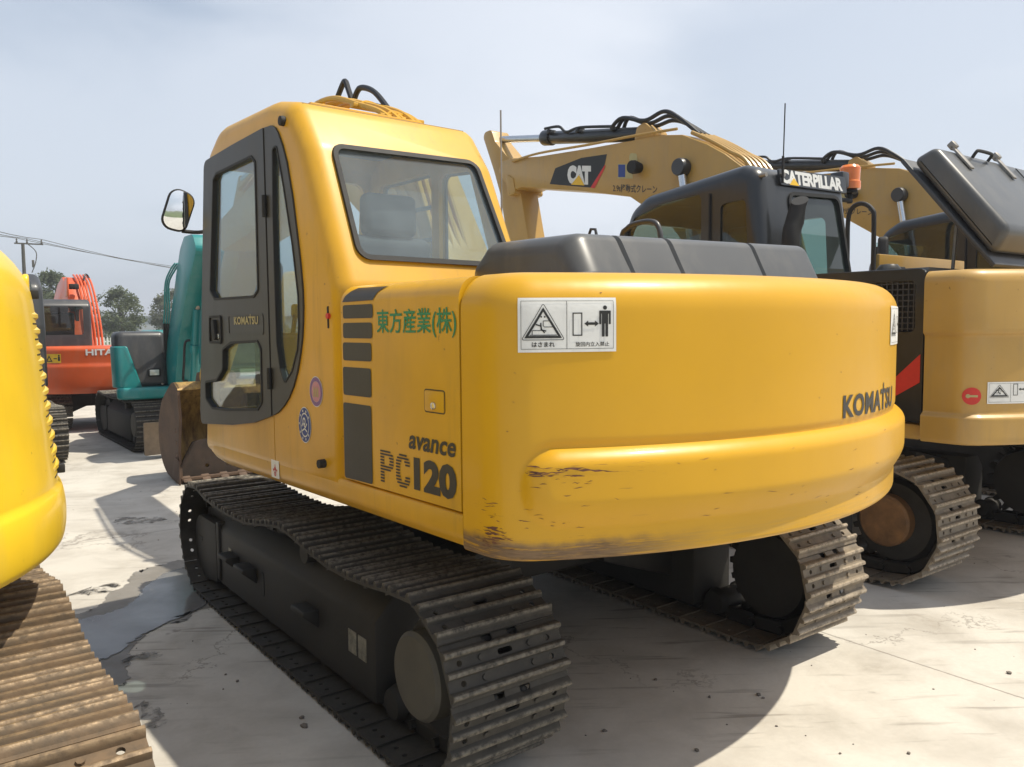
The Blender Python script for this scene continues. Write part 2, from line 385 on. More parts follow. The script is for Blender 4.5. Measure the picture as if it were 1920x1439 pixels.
# ---------------------------------------------------------------- flat drawings (stickers, lettering)
class Flat:
    """2D filled shapes that are laid on a surface by a mapping (u, v) -> point"""
    def __init__(s): s.bm = bmesh.new()
    def tri(s, loops):
        flat = [p for l in loops for p in l]; vs = [s.bm.verts.new((p[0], p[1], 0)) for p in flat]
        for t in tessellate_polygon([[Vector((p[0], p[1], 0)) for p in l] for l in loops]):
            try: s.bm.faces.new([vs[i] for i in t])
            except ValueError: pass
        return s
    def poly(s, p): return s.tri([p])
    def rect(s, x, y, w, h): return s.poly([(x, y), (x + w, y), (x + w, y + h), (x, y + h)])
    def frame(s, p, w): return s.tri([p, inset(p, w)])
    def rframe(s, x, y, w, h, t): return s.frame([(x, y), (x + w, y), (x + w, y + h), (x, y + h)], t)
    def circle(s, x, y, r, n=20, r2=0):
        o = [(x + r * math.cos(6.28319 * i / n), y + r * math.sin(6.28319 * i / n)) for i in range(n)]
        if r2: return s.tri([o, [(x + r2 * math.cos(6.28319 * i / n), y + r2 * math.sin(6.28319 * i / n)) for i in range(n)]])
        return s.poly(o)
    def line(s, pts, w):
        for a, b in zip(pts, pts[1:]):
            a, b = Vector(a), Vector(b); d = (b - a).normalized(); n = Vector((-d.y, d.x)) * w / 2
            s.poly([tuple(a - n), tuple(b - n), tuple(b + n), tuple(a + n)])
        return s
    def text(s, body, x, y, w, h, bold=0.0, shear=0.0, gap=1.0, slices=None):
        cu = bpy.data.curves.new('t', 'FONT'); cu.body = body; cu.offset = bold; cu.shear = shear; cu.space_character = gap; cu.resolution_u = 3
        o = bpy.data.objects.new('t', cu); COL.objects.link(o); bpy.context.view_layer.update()
        b = bmesh.new(); b.from_mesh(o.to_mesh()); o.to_mesh_clear(); bpy.data.objects.remove(o); bpy.data.curves.remove(cu)
        xs = [v.co.x for v in b.verts]; ys = [v.co.y for v in b.verts]; x0, x1, y0, y1 = min(xs), max(xs), min(ys), max(ys)
        for v in b.verts: v.co = ((v.co.x - x0) / (x1 - x0) * w + x, (v.co.y - y0) / (y1 - y0) * h + y, 0)
        if slices:
            n, duty = slices
            for i in range(n):
                for f in (0, duty):
                    bmesh.ops.bisect_plane(b, geom=b.verts[:] + b.edges[:] + b.faces[:], plane_co=(0, y + h * (i + f) / n, 0), plane_no=(0, 1, 0))
            kill = [f for f in b.faces if ((f.calc_center_median().y - y) / h * n) % 1 > duty]
            bmesh.ops.delete(b, geom=kill, context='FACES')
        me = bpy.data.meshes.new('t'); b.to_mesh(me); b.free(); s.bm.from_mesh(me); bpy.data.meshes.remove(me); return s
    def lay(s, name, fn, mat, parent, rz=0, step=None):
        b = s.bm
        if step:
            xs = [v.co.x for v in b.verts]; x = min(xs) + step
            while x < max(xs):
                bmesh.ops.bisect_plane(b, geom=b.verts[:] + b.edges[:] + b.faces[:], plane_co=(x, 0, 0), plane_no=(1, 0, 0)); x += step
            ys = [v.co.y for v in b.verts]; y = min(ys) + step
            while y < max(ys):
                bmesh.ops.bisect_plane(b, geom=b.verts[:] + b.edges[:] + b.faces[:], plane_co=(0, y, 0), plane_no=(0, 1, 0)); y += step
        bmesh.ops.triangulate(b, faces=b.faces[:])
        for v in b.verts: v.co = fn(v.co.x, v.co.y)
        me = bpy.data.meshes.new(name); b.to_mesh(me); b.free()
        return mkobj(name, me, mat, parent, rz)
def circ(y, z, r, n=12): return [(y + r * math.cos(6.28319 * i / n), z + r * math.sin(6.28319 * i / n)) for i in range(n)]
# ---------------------------------------------------------------- crawler tracks
PITCH = .175
def shoe_mesh(name, w, p=PITCH, holes=True, rib=.034):
    top = [(-.094, .006), (-.084, .012), (-.076, rib * .9), (-.072, rib), (-.063, rib), (-.058, rib * .8), (-.051, .012), (-.014, .012), (-.008, rib * .86), (-.003, rib * .92), (.004, rib * .92),
           (.009, rib * .8), (.015, .012), (.050, .012), (.057, rib * .9), (.061, rib), (.070, rib), (.075, rib * .85), (.083, .006), (.099, -.004)]
    bot = [(.099, -.010), (.082, -.002), (.07, .0), (-.085, .0), (-.094, -.004)]
    k = p / .175
    mb = MB(); mb.prism([(y * k, z) for y, z in top + bot], 'x', -w / 2, w / 2)
    me = mb.mesh(name)
    if holes:
        for x in (-1, 1):
            c = MB()
            for y in (-.033, .033): c.cyl((x * (w / 2 - .06), y * k, -.05), (x * (w / 2 - .06), y * k, .08), .011, 12)
            me = boolean(me, [c.mesh('c')])
        c = MB(); c.box((.0, .033 * k, 0), (.062, .020, .2), .0095, seg=3)
        for x in (-.055, .055): c.box((x, .1 * k, 0), (.045, .05, .2), .012)
        me = boolean(me, [c.mesh('c')])
    c = MB(); c.bm.from_mesh(me)
    for x in (-.105, .105):
        for y in (-.033, .033): c.cyl((x, y * k, .004), (x, y * k, .020), .012, 8, .010)
    return c.mesh(name)
def pin_path(yf, yr, zc, r, top, n=14):
    """closed loop of link pins in (y, z): bottom run, front idler, sagging top run, rear sprocket"""
    pts = []
    yb = yr
    while yb < yf - .05: pts.append((yb, zc - r)); yb += .1
    for i in range(n + 1):
        a = -math.pi / 2 + math.pi * i / n; pts.append((yf + r * math.cos(a), zc + r * math.sin(a)))
    tp = [(yf, zc + r)] + top + [(yr, zc + r)]
    pts += [(p.x, p.y) for p in catmull([Vector((a, b, 0)) for a, b in tp], 6)][1:-1]
    for i in range(n + 1):
        a = math.pi / 2 + math.pi * i / n; pts.append((yr + r * math.cos(a), zc + r * math.sin(a)))
    return pts
def loop_points(pts, n, phase=0.):
    P = [Vector((a, b)) for a, b in pts]; d = [0]
    for i in range(len(P)): d.append(d[-1] + (P[(i + 1) % len(P)] - P[i]).length)
    tot = d[-1]; out = []; j = 0
    for i in range(n):
        t = tot * (i + phase) / n
        while j < len(P) - 1 and d[j + 1] <= t: j += 1
        while d[j] > t and j > 0: j -= 1
        f = (t - d[j]) / max(1e-9, d[j + 1] - d[j]); out.append(P[j].lerp(P[(j + 1) % len(P)], f))
    return out, tot
TOP_SAG = [(1.1, .602), (.8, .586), (.45, .588), (.2, .62), (-.09, .668), (-.35, .634), (-.6, .605), (-.85, .605), (-1.1, .628)]
SHOES = {}
def track(root, xc, side, yf=1.355, yr=-1.285, zc=.365, r=.285, top=TOP_SAG, w=.5, shoe='track', wheel='cover', frame='frame', phase=.3, shoes=True, hub='cover', stickers=False, holes=True, jitter=0.):
    """side -1: outer face towards -x.  The crawler track is a part, each shoe a sub-part"""
    pts = pin_path(yf, yr, zc, r, top); tot = loop_points(pts, 4)[1]; n = round(tot / PITCH)
    pins, _ = loop_points(pts, n, phase)
    ch = MB(); places = []
    for i in range(n):
        a, b = pins[i], pins[(i + 1) % n]; m = (a + b) / 2; t = (b - a).normalized(); ang = math.atan2(t.y, t.x)
        for x in (-.062, .062): ch.box((xc + x, m.x, m.y), (.036, PITCH * .98, .075), .012, ('X', ang), 1)
        ch.cyl((xc - .1, a.x, a.y), (xc + .1, a.x, a.y), .019, 8)
        nrm = Vector((t.y, -t.x)); places.append((m + nrm * .040, ang))
    key = (w, holes, shoe)
    if shoes and key not in SHOES:
        me = shoe_mesh('track_shoe', w, tot / n, holes); me.materials.append(M[shoe])
        me.polygons.foreach_set('use_smooth', [True] * len(me.polygons)); me.set_sharp_from_angle(angle=R_(32)); SHOES[key] = me
    if shoes:
        tr = ch.build('crawler_track', 'frame', root)
        for m, ang in places:
            o = bpy.data.objects.new('track_shoe', SHOES[key]); link(o, tr); o.location = (xc, m.x, m.y)
            o.rotation_euler = (ang + math.pi + rnd.uniform(-jitter, jitter), 0, 0)
    else:
        for m, ang in places:
            mt = Matrix.Translation((xc, m.x, m.y)) @ Matrix.Rotation(ang + math.pi, 4, 'X')
            b = MB(); b.box((0, 0, .004), (w, PITCH * 1.0, .012)); 
            for y in (-.065, 0, .065): b.box((0, y, .02), (w, .014, .026))
            ch.merge(b.bm, mt)
        tr = ch.build('crawler_track', shoe, root)
    # track frame: a chamfered box beam with front idler yoke, step brackets and rollers
    xo = xc + side * .145; xi = xc - side * .17; f = MB()
    sec = [(xo, .092), (xo, .445), (xo - side * .10, .555), (xi, .555), (xi, .092)]
    f.prism(sec, 'y', yr + .43, yf - .14, .02)
    yk = fillet([(yf - .14, .10), (yf + .235, .05), (yf + .30, .12), (yf + .285, .40), (yf + .2, .46), (yf - .14, .46)], [0, .03, .05, .1, .05, 0])
    f.prism(yk, 'x', xo + side * .015, xo - side * .05, .008); f.prism(yk, 'x', xi, xi + side * .05, .008)
    f.box(((xo + xi) / 2, yf - .17, .3), (abs(xo - xi) + .03, .05, .36), .01)
    fr = f.build('track_frame', frame, root)
    if holes:
        s = MB(); s.box((xo + side * .016, yf + .17, .315), (.006, .075, .022)); s.build('slot', 'rubber', fr)
        s = MB(); s.prism(fillet([(yf - .93, .21), (yf - .88, .21), (yf - .88, .345), (yf - .93, .345)], .022), 'x', xo + side * .001, xo + side * .003); s.build('slot', 'rubber', fr)
        for yy in (yf - .44, yf - .72, yf - 1.56):
            b = MB(); b.prism([(xo, .345), (xo + side * .075, .345), (xo + side * .08, .325), (xo, .255)], 'y', yy - .09, yy + .07, .006); b.build('step_bracket', frame, fr)
        if stickers:
            for y0 in (-.61, -.705):
                b = MB(); b.box((xo + side * .002, y0 - .04, .305), (.003, .075, .10)); b.build('worn_sticker', 'decal_worn', fr)
            b = MB(); b.box((xo + side * .002, yf - .37, .335), (.003, .05, .05)); b.build('worn_sticker', 'decal_worn', fr)
    for i in range(7):
        y = yr + .33 + (yf - yr - .62) * i / 6; b = MB()
        b.lathe([(.03, -.128), (.06, -.128), (.075, -.09), (.06, -.08), (.06, .08), (.075, .09), (.06, .128), (.03, .128)], (xc, y, .135), 'x', 16); b.build('track_roller', frame, fr)
    b = MB(); b.lathe([(.02, -.13), (.05, -.13), (.055, .13), (.02, .13)], (xc, -.09, .565), 'x', 14); b.build('carrier_roller', frame, fr)
    b = MB(); R2 = r - .03; b.lathe([(.05, -.09), (R2 - .03, -.085), (R2 - .025, -.04), (R2, -.03), (R2, .03), (R2 - .025, .04), (R2 - .03, .085), (.05, .09)], (xc, yf, zc), 'x', 32); b.build('idler_wheel', frame, root)
    # sprocket with teeth and its drive hub
    b = MB(); g = []; nt_ = 21
    for i in range(nt_):
        a = 6.28319 * i / nt_
        for da, rr in ((-.09, r - .045), (-.05, r + .012), (.05, r + .012), (.09, r - .045)): g.append((yr + rr * math.cos(a + da), zc + rr * math.sin(a + da)))
    b.prism(g, 'x', xc - .03, xc + .03); b.lathe([(.05, -.12), (r - .07, -.11), (r - .05, -.06), (r - .05, .06), (r - .07, .11), (.05, .12)], (xc, yr, zc), 'x', 36); sp = b.build('sprocket', frame, root)
    b = MB(); b.lathe([(.02, 0), (.215, 0), (.215, .05), (.19, .065), (.165, .07), (.165, .15), (.15, .165), (.02, .17)], (0, 0, 0), 'x', 40)
    if side < 0: bmesh.ops.scale(b.bm, vec=(-1, 1, 1), verts=b.bm.verts); bmesh.ops.reverse_faces(b.bm, faces=b.bm.faces)
    bmesh.ops.translate(b.bm, vec=(xc + side * .03, yr + .02, zc + .01), verts=b.bm.verts)
    hb = b.build('drive_hub', hub, sp)
    if hub == 'rustdisc':
        for i in range(16):
            a = 6.28319 * i / 16; q = MB(); q.cyl((xc + side * .08, yr + .02 + .192 * math.cos(a), zc + .01 + .192 * math.sin(a)), (xc + side * .115, yr + .02 + .192 * math.cos(a), zc + .01 + .192 * math.sin(a)), .015, 6); q.build('hub_bolt', 'frame', hb)
    return tr
def undercarriage(root, g, mat='frame'):
    b = MB(); b.box((0, 0, .5), (.95, 1.1, .30), .03); b.lathe([(.1, .62), (.52, .62), (.52, .78), (.46, .80), (.46, .93), (.1, .93)], (0, 0, 0), 'z', 40)
    for sx in (-1, 1):
        for y in (-.55, .55): b.prism([(sx * .3, .40), (sx * (g - .1), .2), (sx * (g - .1), .5), (sx * .3, .64)], 'y', y - .14, y + .14, .02)
    return b.build('undercarriage', mat, root)

# ---------------------------------------------------------------- counterweight with a round tail
def tail_plan(R, w, yf, rc, n=40):
    """left half .. right: list of (point, normal, arc length) around the tail"""
    yc = -math.sqrt((R - rc) ** 2 - (w - rc) ** 2); xc = w - rc; out = []
    for i in range(6): out.append((Vector((-w, yf + (yc - yf) * i / 6)), Vector((-1, 0))))
    a0, a1 = math.pi, math.atan2(yc, -xc) % (2 * math.pi)
    for i in range(9): a = a0 + (a1 - a0) * i / 9; out.append((Vector((-xc + rc * math.cos(a), yc + rc * math.sin(a))), Vector((math.cos(a), math.sin(a)))))
    b1 = 3 * math.pi - a1
    for i in range(n + 1): a = a1 + (b1 - a1) * i / n; out.append((Vector((R * math.cos(a), R * math.sin(a))), Vector((math.cos(a), math.sin(a)))))
    half = out[:15]; out += [(Vector((-p.x, p.y)), Vector((-q.x, q.y))) for p, q in reversed(half)]
    s = [0.]
    for i in range(1, len(out)): s.append(s[-1] + (out[i][0] - out[i - 1][0]).length)
    return [(p, q, t) for (p, q), t in zip(out, s)]
def refine(plan, step=.014):
    out = []
    for (p, n, s), (p2, n2, s2) in zip(plan, plan[1:]):
        k = max(1, round((s2 - s) / step))
        for j in range(k): f = j / k; out.append((p.lerp(p2, f), n.lerp(n2, f).normalized(), s + (s2 - s) * f))
    out.append(plan[-1]); return out
def plan_at(plan, s):
    for (p, n, a), (p2, n2, b) in zip(plan, plan[1:]):
        if s <= b: f = (s - a) / max(1e-9, b - a); return p.lerp(p2, f), n.lerp(n2, f).normalized()
    return plan[-1][0], plan[-1][1]
def counterweight(root, plan, zb, zt, rt, rb, relief, mat, rz, zs, name='counterweight'):
    yf = plan[0][0].y; P = refine(plan); w = plan[-1][0].x; front = [Vector((w - 2 * w * i / 12, yf)) for i in range(1, 12)]; rs = []
    for z in zs:
        d = 0.
        if z > zt - rt: d = -(rt - math.sqrt(max(0, rt * rt - (z - zt + rt) ** 2)))
        if z < zb + rb: d = min(d, -(rb - math.sqrt(max(0, rb * rb - (zb + rb - z) ** 2))))
        ring = [(p.x + n.x * (d + relief(s, z)), p.y + n.y * (d + relief(s, z)), z) for p, n, s in P]
        rs.append(ring + [(p.x, p.y, z) for p in front])
    mb = MB(); mb.rings(rs); return mb.build(name, mat, root, rz, 50)
def sstep(a, b, x): t = max(0., min(1., (x - a) / (b - a))); return t * t * (3 - 2 * t)
def rect_sdf(x, y, hx, hy, r):
    qx, qy = abs(x) - hx + r, abs(y) - hy + r
    return math.hypot(max(qx, 0), max(qy, 0)) + min(max(qx, qy), 0) - r

# ---------------------------------------------------------------- cabs
def cab_shell(outline, x0, x1, r, th, cuts, name='cab'):
    mb = MB(); mb.pillow(outline, 'x', x0, x1, r); me = mb.mesh(name)
    c = MB(); c.prism(inset(outline, th), 'x', x0 + th, x1 - th); me = boolean(me, [c.mesh('c')])
    for poly, ax, a, b in cuts:
        c = MB(); c.prism(poly, ax, a, b); me = boolean(me, [c.mesh('c')])
    return me
def ring_plate(outer, w, axis, a, b): return MB().plate(outer, [inset(outer, w)], axis, a, b)
def boom(root, outline, xc, w, mat, rz, name='boom', bev=.02):
    b = MB(); b.prism(outline, 'x', xc - w / 2, xc + w / 2, bev); return b.build(name, mat, root, rz)
def warn_sticker(parent, fn, w, h, rz=0, full=True, step=None, bg='decal_white'):
    """two panel warning sticker, (0,0)..(w,h); a child of the part it is stuck on"""
    st = Flat(); st.rect(0, 0, w, h); st = st.lay('warning_sticker', lambda u, v: fn(u, v, .003), bg, parent, rz, step)
    f = Flat(); k = w / 2.0; H = h / k      # drawing units: width 2
    S = lambda pts: [(x * k, y * k) for x, y in pts]
    m = .06; f.frame(S([(m, m), (2 - m, m), (2 - m, H - m), (m, H - m)]), .008 * k); f.rect(.97 * k, m * k, .010 * k, (H - 2 * m) * k)
    b0, t0 = .24, H - .1; cx = .5
    tr = fillet([(cx - .44, b0), (cx + .44, b0), (cx, t0)], .03, 3); f.frame(S(tr), .012 * k)
    f.frame(S([(cx - .375, b0 + .04), (cx + .375, b0 + .04), (cx, t0 - .09)]), .045 * k)
    l = lambda pts, q=.014: f.line(S(pts), q * k)
    l([(cx - .27, .34), (cx + .27, .34)]); l([(cx - .22, .34), (cx - .22, .43), (cx - .04, .43)]); l([(cx + .22, .50), (cx + .02, .50), (cx, .53), (cx, .62), (cx + .12, .62)])
    l([(cx - .15, .55), (cx - .05, .52), (cx - .03, .44)], .026); l([(cx - .05, .58), (cx - .04, .44), (cx + .06, .42)], .026); l([(cx - .03, .45), (cx + .03, .38)], .024)
    f.circle(.46 * k, .70 * k, .018 * k, 8); f.circle(.53 * k, .70 * k, .018 * k, 8)
    f.frame(S([(1.09, .32), (1.29, .32), (1.29, .78), (1.09, .78)]), .022 * k)
    f.poly(S([(1.33, .56), (1.41, .62), (1.41, .585), (1.55, .585), (1.55, .62), (1.63, .56), (1.55, .50), (1.55, .535), (1.41, .535), (1.41, .50)]))
    f.circle(1.76 * k, (H - .2) * k, .042 * k); top = H - .26
    for q in (fillet([(1.64, top), (1.88, top), (1.88, top - .27), (1.84, top - .27), (1.84, top - .06), (1.825, top - .06), (1.825, .30), (1.77, .30), (1.77, .56), (1.75, .56), (1.75, .30), (1.695, .30), (1.695, top - .06), (1.68, top - .06), (1.68, top - .27), (1.64, top - .27)], .008, 2),): f.poly(S(q))
    if full:
        f.text("はさまれ", .27 * k, .105 * k, .46 * k, .10 * k, .02); f.text("旋回内立入禁止", 1.15 * k, .105 * k, .70 * k, .095 * k, .012)
    f.lay('lettering', lambda u, v: fn(u, v, .005), 'decal_black', st, 0, step)
    return st
def seat(root, x, y, z, rz, mat='seat'):
    b = MB(); b.box((x, y, z), (.48, .5, .13), .05, seg=3); b.box((x, y - .26, z + .36), (.46, .13, .66), .05, ('X', R_(10)), 3); b.box((x, y - .33, z + .78), (.28, .09, .2), .035, seg=3)
    for s in (-1, 1): b.box((x + s * .3, y + .05, z + .14), (.13, .55, .16), .04, seg=2); b.cyl((x + s * .3, y + .28, z + .2), (x + s * .3, y + .31, z + .42), .015, 8); b.box((x + s * .3, y + .31, z + .46), (.045, .06, .1), .018)
    b.box((x, y, z - .16), (.4, .42, .22), .02); return b.build('operator_seat', mat, root, rz)
# ---------------------------------------------------------------- the near yellow excavator
GRP = 'excavators parked on the concrete yard'
SW = .0452
GA = .9947
def build_near():
    t = thing('crawler_excavator', 'large yellow excavator with dark brown door trim and a raised band round its tail', 'excavator', (0, 0, 0), 0, GRP)
    track(t, -GA, -1, stickers=True, jitter=.012, hub='cover')
    track(t, GA, 1, shoe='track_tan', phase=.62, jitter=.012)
    undercarriage(t, GA)
    X0 = -1.245
    side = lambda y0, z0: (lambda u, v, o=.0025: (X0 - o, y0 - u, z0 + v))
    # --- counterweight
    R, w, rc = 2.13, 1.245, .20; yf = -1.53
    plan = tail_plan(R, w, yf, rc); tot = plan[-1][2]
    s0 = .245                                     # start of the raised band
    def relief(s, z):
        d = -rect_sdf(s - tot / 2, z - 1.148, tot / 2 - s0, .128, .12)
        q = sstep(1.08, 1.25, z); u = max(0., min(1., d / (.105 - .05 * q)))
        return .042 * math.sin(u * math.pi / 2) - .007 * q * sstep(-.03, 0, d) * sstep(.012, 0, d)
    zs = [.915 + .02 * i / 4 for i in range(4)] + [.935 + i * .0085 for i in range(47)]
    z = zs[-1] + .0085
    while z < 1.70: zs.append(z); z += .03
    zs += [1.71 + .12 * math.sin(math.pi / 2 * i / 9) for i in range(10)]
    cw = counterweight(t, plan, .915, 1.83, .12, .02, relief, 'cw', SW, zs)
    def cwp(s, z, o):
        p, n = plan_at(plan, s); d = relief(s, z)
        if z > 1.71: d -= .12 - math.sqrt(max(0, .0144 - (z - 1.71) ** 2))
        return (p.x + n.x * (d + o), p.y + n.y * (d + o), z)
    def s_at(x):
        return min((abs(p.x - x) + (0 if p.y < -1.6 else 9), s) for p, n, s in refine(plan, .004))[1]
    sl = s_at(-1.192); sr = s_at(-.928)
    warn_sticker(cw, lambda u, v, o: cwp(sl + u * (sr - sl) / .312, 1.577 + v, o), .312, .168, 0, True, .02)
    warn_sticker(cw, lambda u, v, o: cwp(s_at(.60) + u, 1.565 + v, o), .312, .165, 0, False, .02)
    rs_ = random.Random(4); f = Flat()           # scraped bare lines
    def scr(s, z, ln, th, dz=0.):
        n = max(3, int(ln / .012)); up = []; lo = []
        for i in range(n + 1):
            q = i / n; zz = z + dz * q + rs_.uniform(-.0022, .0022); h = th * (.25 + .9 * rs_.random()) * math.sin(math.pi * (.06 + .88 * q)); up.append((s + ln * q, zz + h)); lo.append((s + ln * q, zz - h))
        f.poly(up + lo[::-1])
    sa = s0
    scr(sa + .10, 1.222, .20, .0035, -.020); scr(sa + .02, 1.206, .12, .003, .004); scr(sa + .13, 1.221, .07, .004, -.003)
    for _ in range(16): scr(sa + rs_.uniform(.0, .16), rs_.uniform(1.195, 1.225), rs_.uniform(.012, .05), .0022)
    for _ in range(20): scr(sa + rs_.uniform(-.01, .2), rs_.uniform(1.02, 1.19), rs_.uniform(.008, .03), .0013)
    for _ in range(34): scr(.10 + abs(rs_.gauss(0, .05)), rs_.uniform(.955, 1.11), rs_.uniform(.008, .04), .0016)
    for _ in range(12): scr(.13 + rs_.uniform(-.02, .02), rs_.uniform(.97, 1.03), rs_.uniform(.02, .05), .004)
    for _ in range(26): scr(rs_.uniform(.3, 1.9), rs_.uniform(.945, 1.25), rs_.uniform(.006, .05), .0012, rs_.uniform(-.006, .006))
    for _ in range(14): scr(rs_.uniform(.1, 1.9), rs_.uniform(1.30, 1.78), rs_.uniform(.004, .009), .0022)
    sc_ = f.lay('paint_scratches', lambda u, v: cwp(u, v, .0012), 'scratch', cw, 0, .02); sc_['kind'] = 'stuff'
    f = Flat(); f.text('KOMATSU', 0, 0, .62, .088, .036, 0, 1.06); f.poly([(.425,.075),(.437,.075),(.437,.112),(.425,.112)])
    ss = s_at(.075); f.lay('lettering', lambda u, v: cwp(ss + u, 1.302 + v, .0022), 'decal_dark', cw, 0, .012)
    # --- engine housing: left panel and deck
    rr = .075; zt = 1.825
    def prof(s):                                 # arc length up the left panel from z = 1.045
        h = zt - rr - 1.045
        if s < h: return (X0, 1.045 + s), (-1, 0)
        a = min(math.pi / 2, (s - h) / rr); return (X0 + rr - rr * math.cos(a), zt - rr + rr * math.sin(a)), (-math.cos(a), math.sin(a))
    hs = [(X0, 1.045)] + [prof(zt - rr - 1.045 + rr * math.pi / 2 * i / 8)[0] for i in range(9)]
    b = MB(); b.prism(hs + [(.96, zt), (1.05, zt - .02), (1.05, 1.045)], 'y', -1.52, -.706); ho = b.build('engine_housing', 'yellow', t, SW)
    def hm(u, v, o=.0022):                       # u = -y
        p, n = prof(v - 1.045); return (p[0] + n[0] * o, -u, p[1] + n[1] * o)
    f = Flat()
    for q in ([(.722, 1.758), (.965, 1.760), (.985, 1.79), (1.01, 1.808), (1.035, 1.818), (.80, 1.822), (.765, 1.805), (.735, 1.782)], [(.726, 1.693), (.964, 1.693), (.964, 1.746), (.726, 1.746)],
              [(.724, 1.615), (.957, 1.615), (.957, 1.676), (.724, 1.676)], [(.720, 1.526), (.948, 1.527), (.948, 1.598), (.720, 1.598)], [(.716, 1.387), (.942, 1.388), (.942, 1.50), (.716, 1.50)], [(.712, 1.048), (.938, 1.052), (.938, 1.356), (.712, 1.356)]):
        f.poly(fillet(q, .012, 3) if len(q) == 4 else q)
    for fc in list(f.bm.edges): pass
    bm = f.bm; zz = 1.70
    while zz < 1.84: bmesh.ops.bisect_plane(bm, geom=bm.verts[:] + bm.edges[:] + bm.faces[:], plane_co=(0, zz, 0), plane_no=(0, 1, 0)); zz += .012
    f.lay('side_stripes', hm, 'decal_dark', ho)
    f = Flat(); f.text('東方産業(株)', .992, 1.622, .515, .102, .012); f.lay('lettering', hm, 'decal_green', ho)
    f = Flat(); f.text('avance', 1.203, 1.222, .292, .050, .025, .22); f.text('120', 1.234, 1.076, .264, .120, .055)
    PR = [[(0, .78)], [(0, .95)], [(0, .3), (.66, 1)], [(0, .3), (.70, 1)], [(0, .3), (.66, 1)], [(0, .95)], [(0, .78)], [(0, .3)], [(0, .3)], [(0, .3)], [(0, .3)]]
    CR = [[(.24, .78)], [(.09, .93)], [(.02, .40), (.62, 1)], [(0, .33), (.68, 1)], [(0, .3)], [(0, .3)], [(0, .3)], [(0, .33), (.68, 1)], [(.02, .40), (.62, 1)], [(.09, .93)], [(.24, .78)]]
    for x0, rows in ((1.0, PR), (1.112, CR)):
        for i, row in enumerate(rows):
            for a, b_ in row: f.rect(x0 + a * .096, 1.200 - (i + 1) * .0115, (b_ - a) * .096, .0068)
    f.lay('lettering', hm, 'decal_dark', ho)
    b = MB(); lk = fillet([(-1.435, 1.362), (-1.308, 1.362), (-1.308, 1.444), (-1.435, 1.444)], .012); b.plate(lk, [inset(lk, .004)], 'x', X0 - .001, X0 + .001)
    b.build('latch_outline', 'trim', ho); b = MB(); b.prism(inset(lk, .006), 'x', X0 - .004, X0 + .01, .003); lp = b.build('panel_latch', 'yellow', ho)
    b = MB(); b.cyl((X0 - .012, -1.372, 1.388), (X0, -1.372, 1.388), .013, 14, bevel=.003); b.build('keyhole', 'chrome', lp)
    b = MB()                                     # dark gap behind the seams
    b.box((-1.205, -1.11, 1.42), (.02, 1.0, .7)); b.build('seam_backing', 'rubber', t, SW)
    # --- cab
    out = fillet([(1.0, .955), (.805, 2.60), (.62, 2.712), (-.05, 2.702), (-.26, 2.655), (-.42, 2.44), (-.70, 1.83), (-.70, .955)], [0, .12, .25, .3, .14, .25, .12, 0], 5)
    yw = lambda z: -.42 + (z - 2.44) * (.28 / .61) if z < 2.44 else -.42 + (z - 2.44) * .74
    rw = fillet([(-1.13, 2.455), (-.335, 2.475), (-.30, 1.935), (-1.135, 1.94)], .06)
    ws = fillet([(-1.17, 1.2), (-.30, 1.2), (-.30, 2.52), (-1.17, 2.52)], .06)
    rg1 = fillet([(.10, 1.72), (.74, 1.72), (.66, 2.5), (.10, 2.5)], .05); rg2 = fillet([(.03, 1.72), (-.50, 1.80), (-.25, 2.46), (.03, 2.48)], .05)
    door = fillet([(.79, 2.549), (.373, 2.567), (-.006, 2.577), (-.008, 1.243), (.21, 1.192), (.496, 1.155), (.978, 1.120), (.985, 1.20)], [.05, 0, 0, 0, 0, 0, .03, .0], 4)
    quart = [(-.016, 2.577), (-.096, 2.572), (-.135, 2.554), (-.163, 2.526), (-.205, 2.465), (-.245, 2.386), (-.295, 2.225), (-.333, 2.053), (-.358, 1.93), (-.372, 1.82), (-.374, 1.75), (-.368, 1.685), (-.355, 1.61), (-.334, 1.545), (-.30, 1.468), (-.253, 1.395), (-.20, 1.34), (-.143, 1.299), (-.085, 1.267), (-.018, 1.246)]
    opening = inset([(.78, 2.54), (-.09, 2.56), (-.16, 2.5), (-.32, 2.05), (-.36, 1.75), (-.33, 1.56), (-.14, 1.31), (.2, 1.2), (.93, 1.13)], .015)
    me = cab_shell(out, X0, -.215, .085, .045, [(rw, 'y', -1.2, -.12), (ws, 'y', .5, 1.4), (rg1, 'x', -.4, 0), (rg2, 'x', -.4, 0), (opening, 'x', -1.4, -1.1)])
    c = MB(); c.box((X0, -.012, 1.1), (.03, .007, .3)); me = boolean(me, [c.mesh('c')])
    cab = mkobj('cab', me, 'yellow', t, SW, 40)
    gw = fillet([(.657, 2.438), (.607, 2.464), (.135, 2.476), (.086, 2.441), (.095, 1.834), (.155, 1.803), (.69, 1.806), (.76, 1.856)], .02, 3)
    gl = fillet([(.477, 1.589), (.125, 1.600), (.083, 1.561), (.09, 1.298), (.147, 1.256), (.583, 1.221), (.78, 1.216), (.885, 1.262), (.885, 1.367), (.707, 1.385), (.612, 1.443), (.60, 1.552)], .025, 3)
    gq = fillet([(-.10, 2.47), (-.15, 2.477), (-.213, 2.29), (-.292, 2.016), (-.335, 1.80), (-.335, 1.66), (-.315, 1.56), (-.25, 1.46), (-.165, 1.40), (-.117, 1.47), (-.087, 1.587), (-.085, 1.8), (-.085, 2.15)], .02, 3)
    b = MB(); b.plate(door, [gw, gl], 'x', X0 - .012, X0 + .02); dr = b.build('door', 'trim', t, SW)
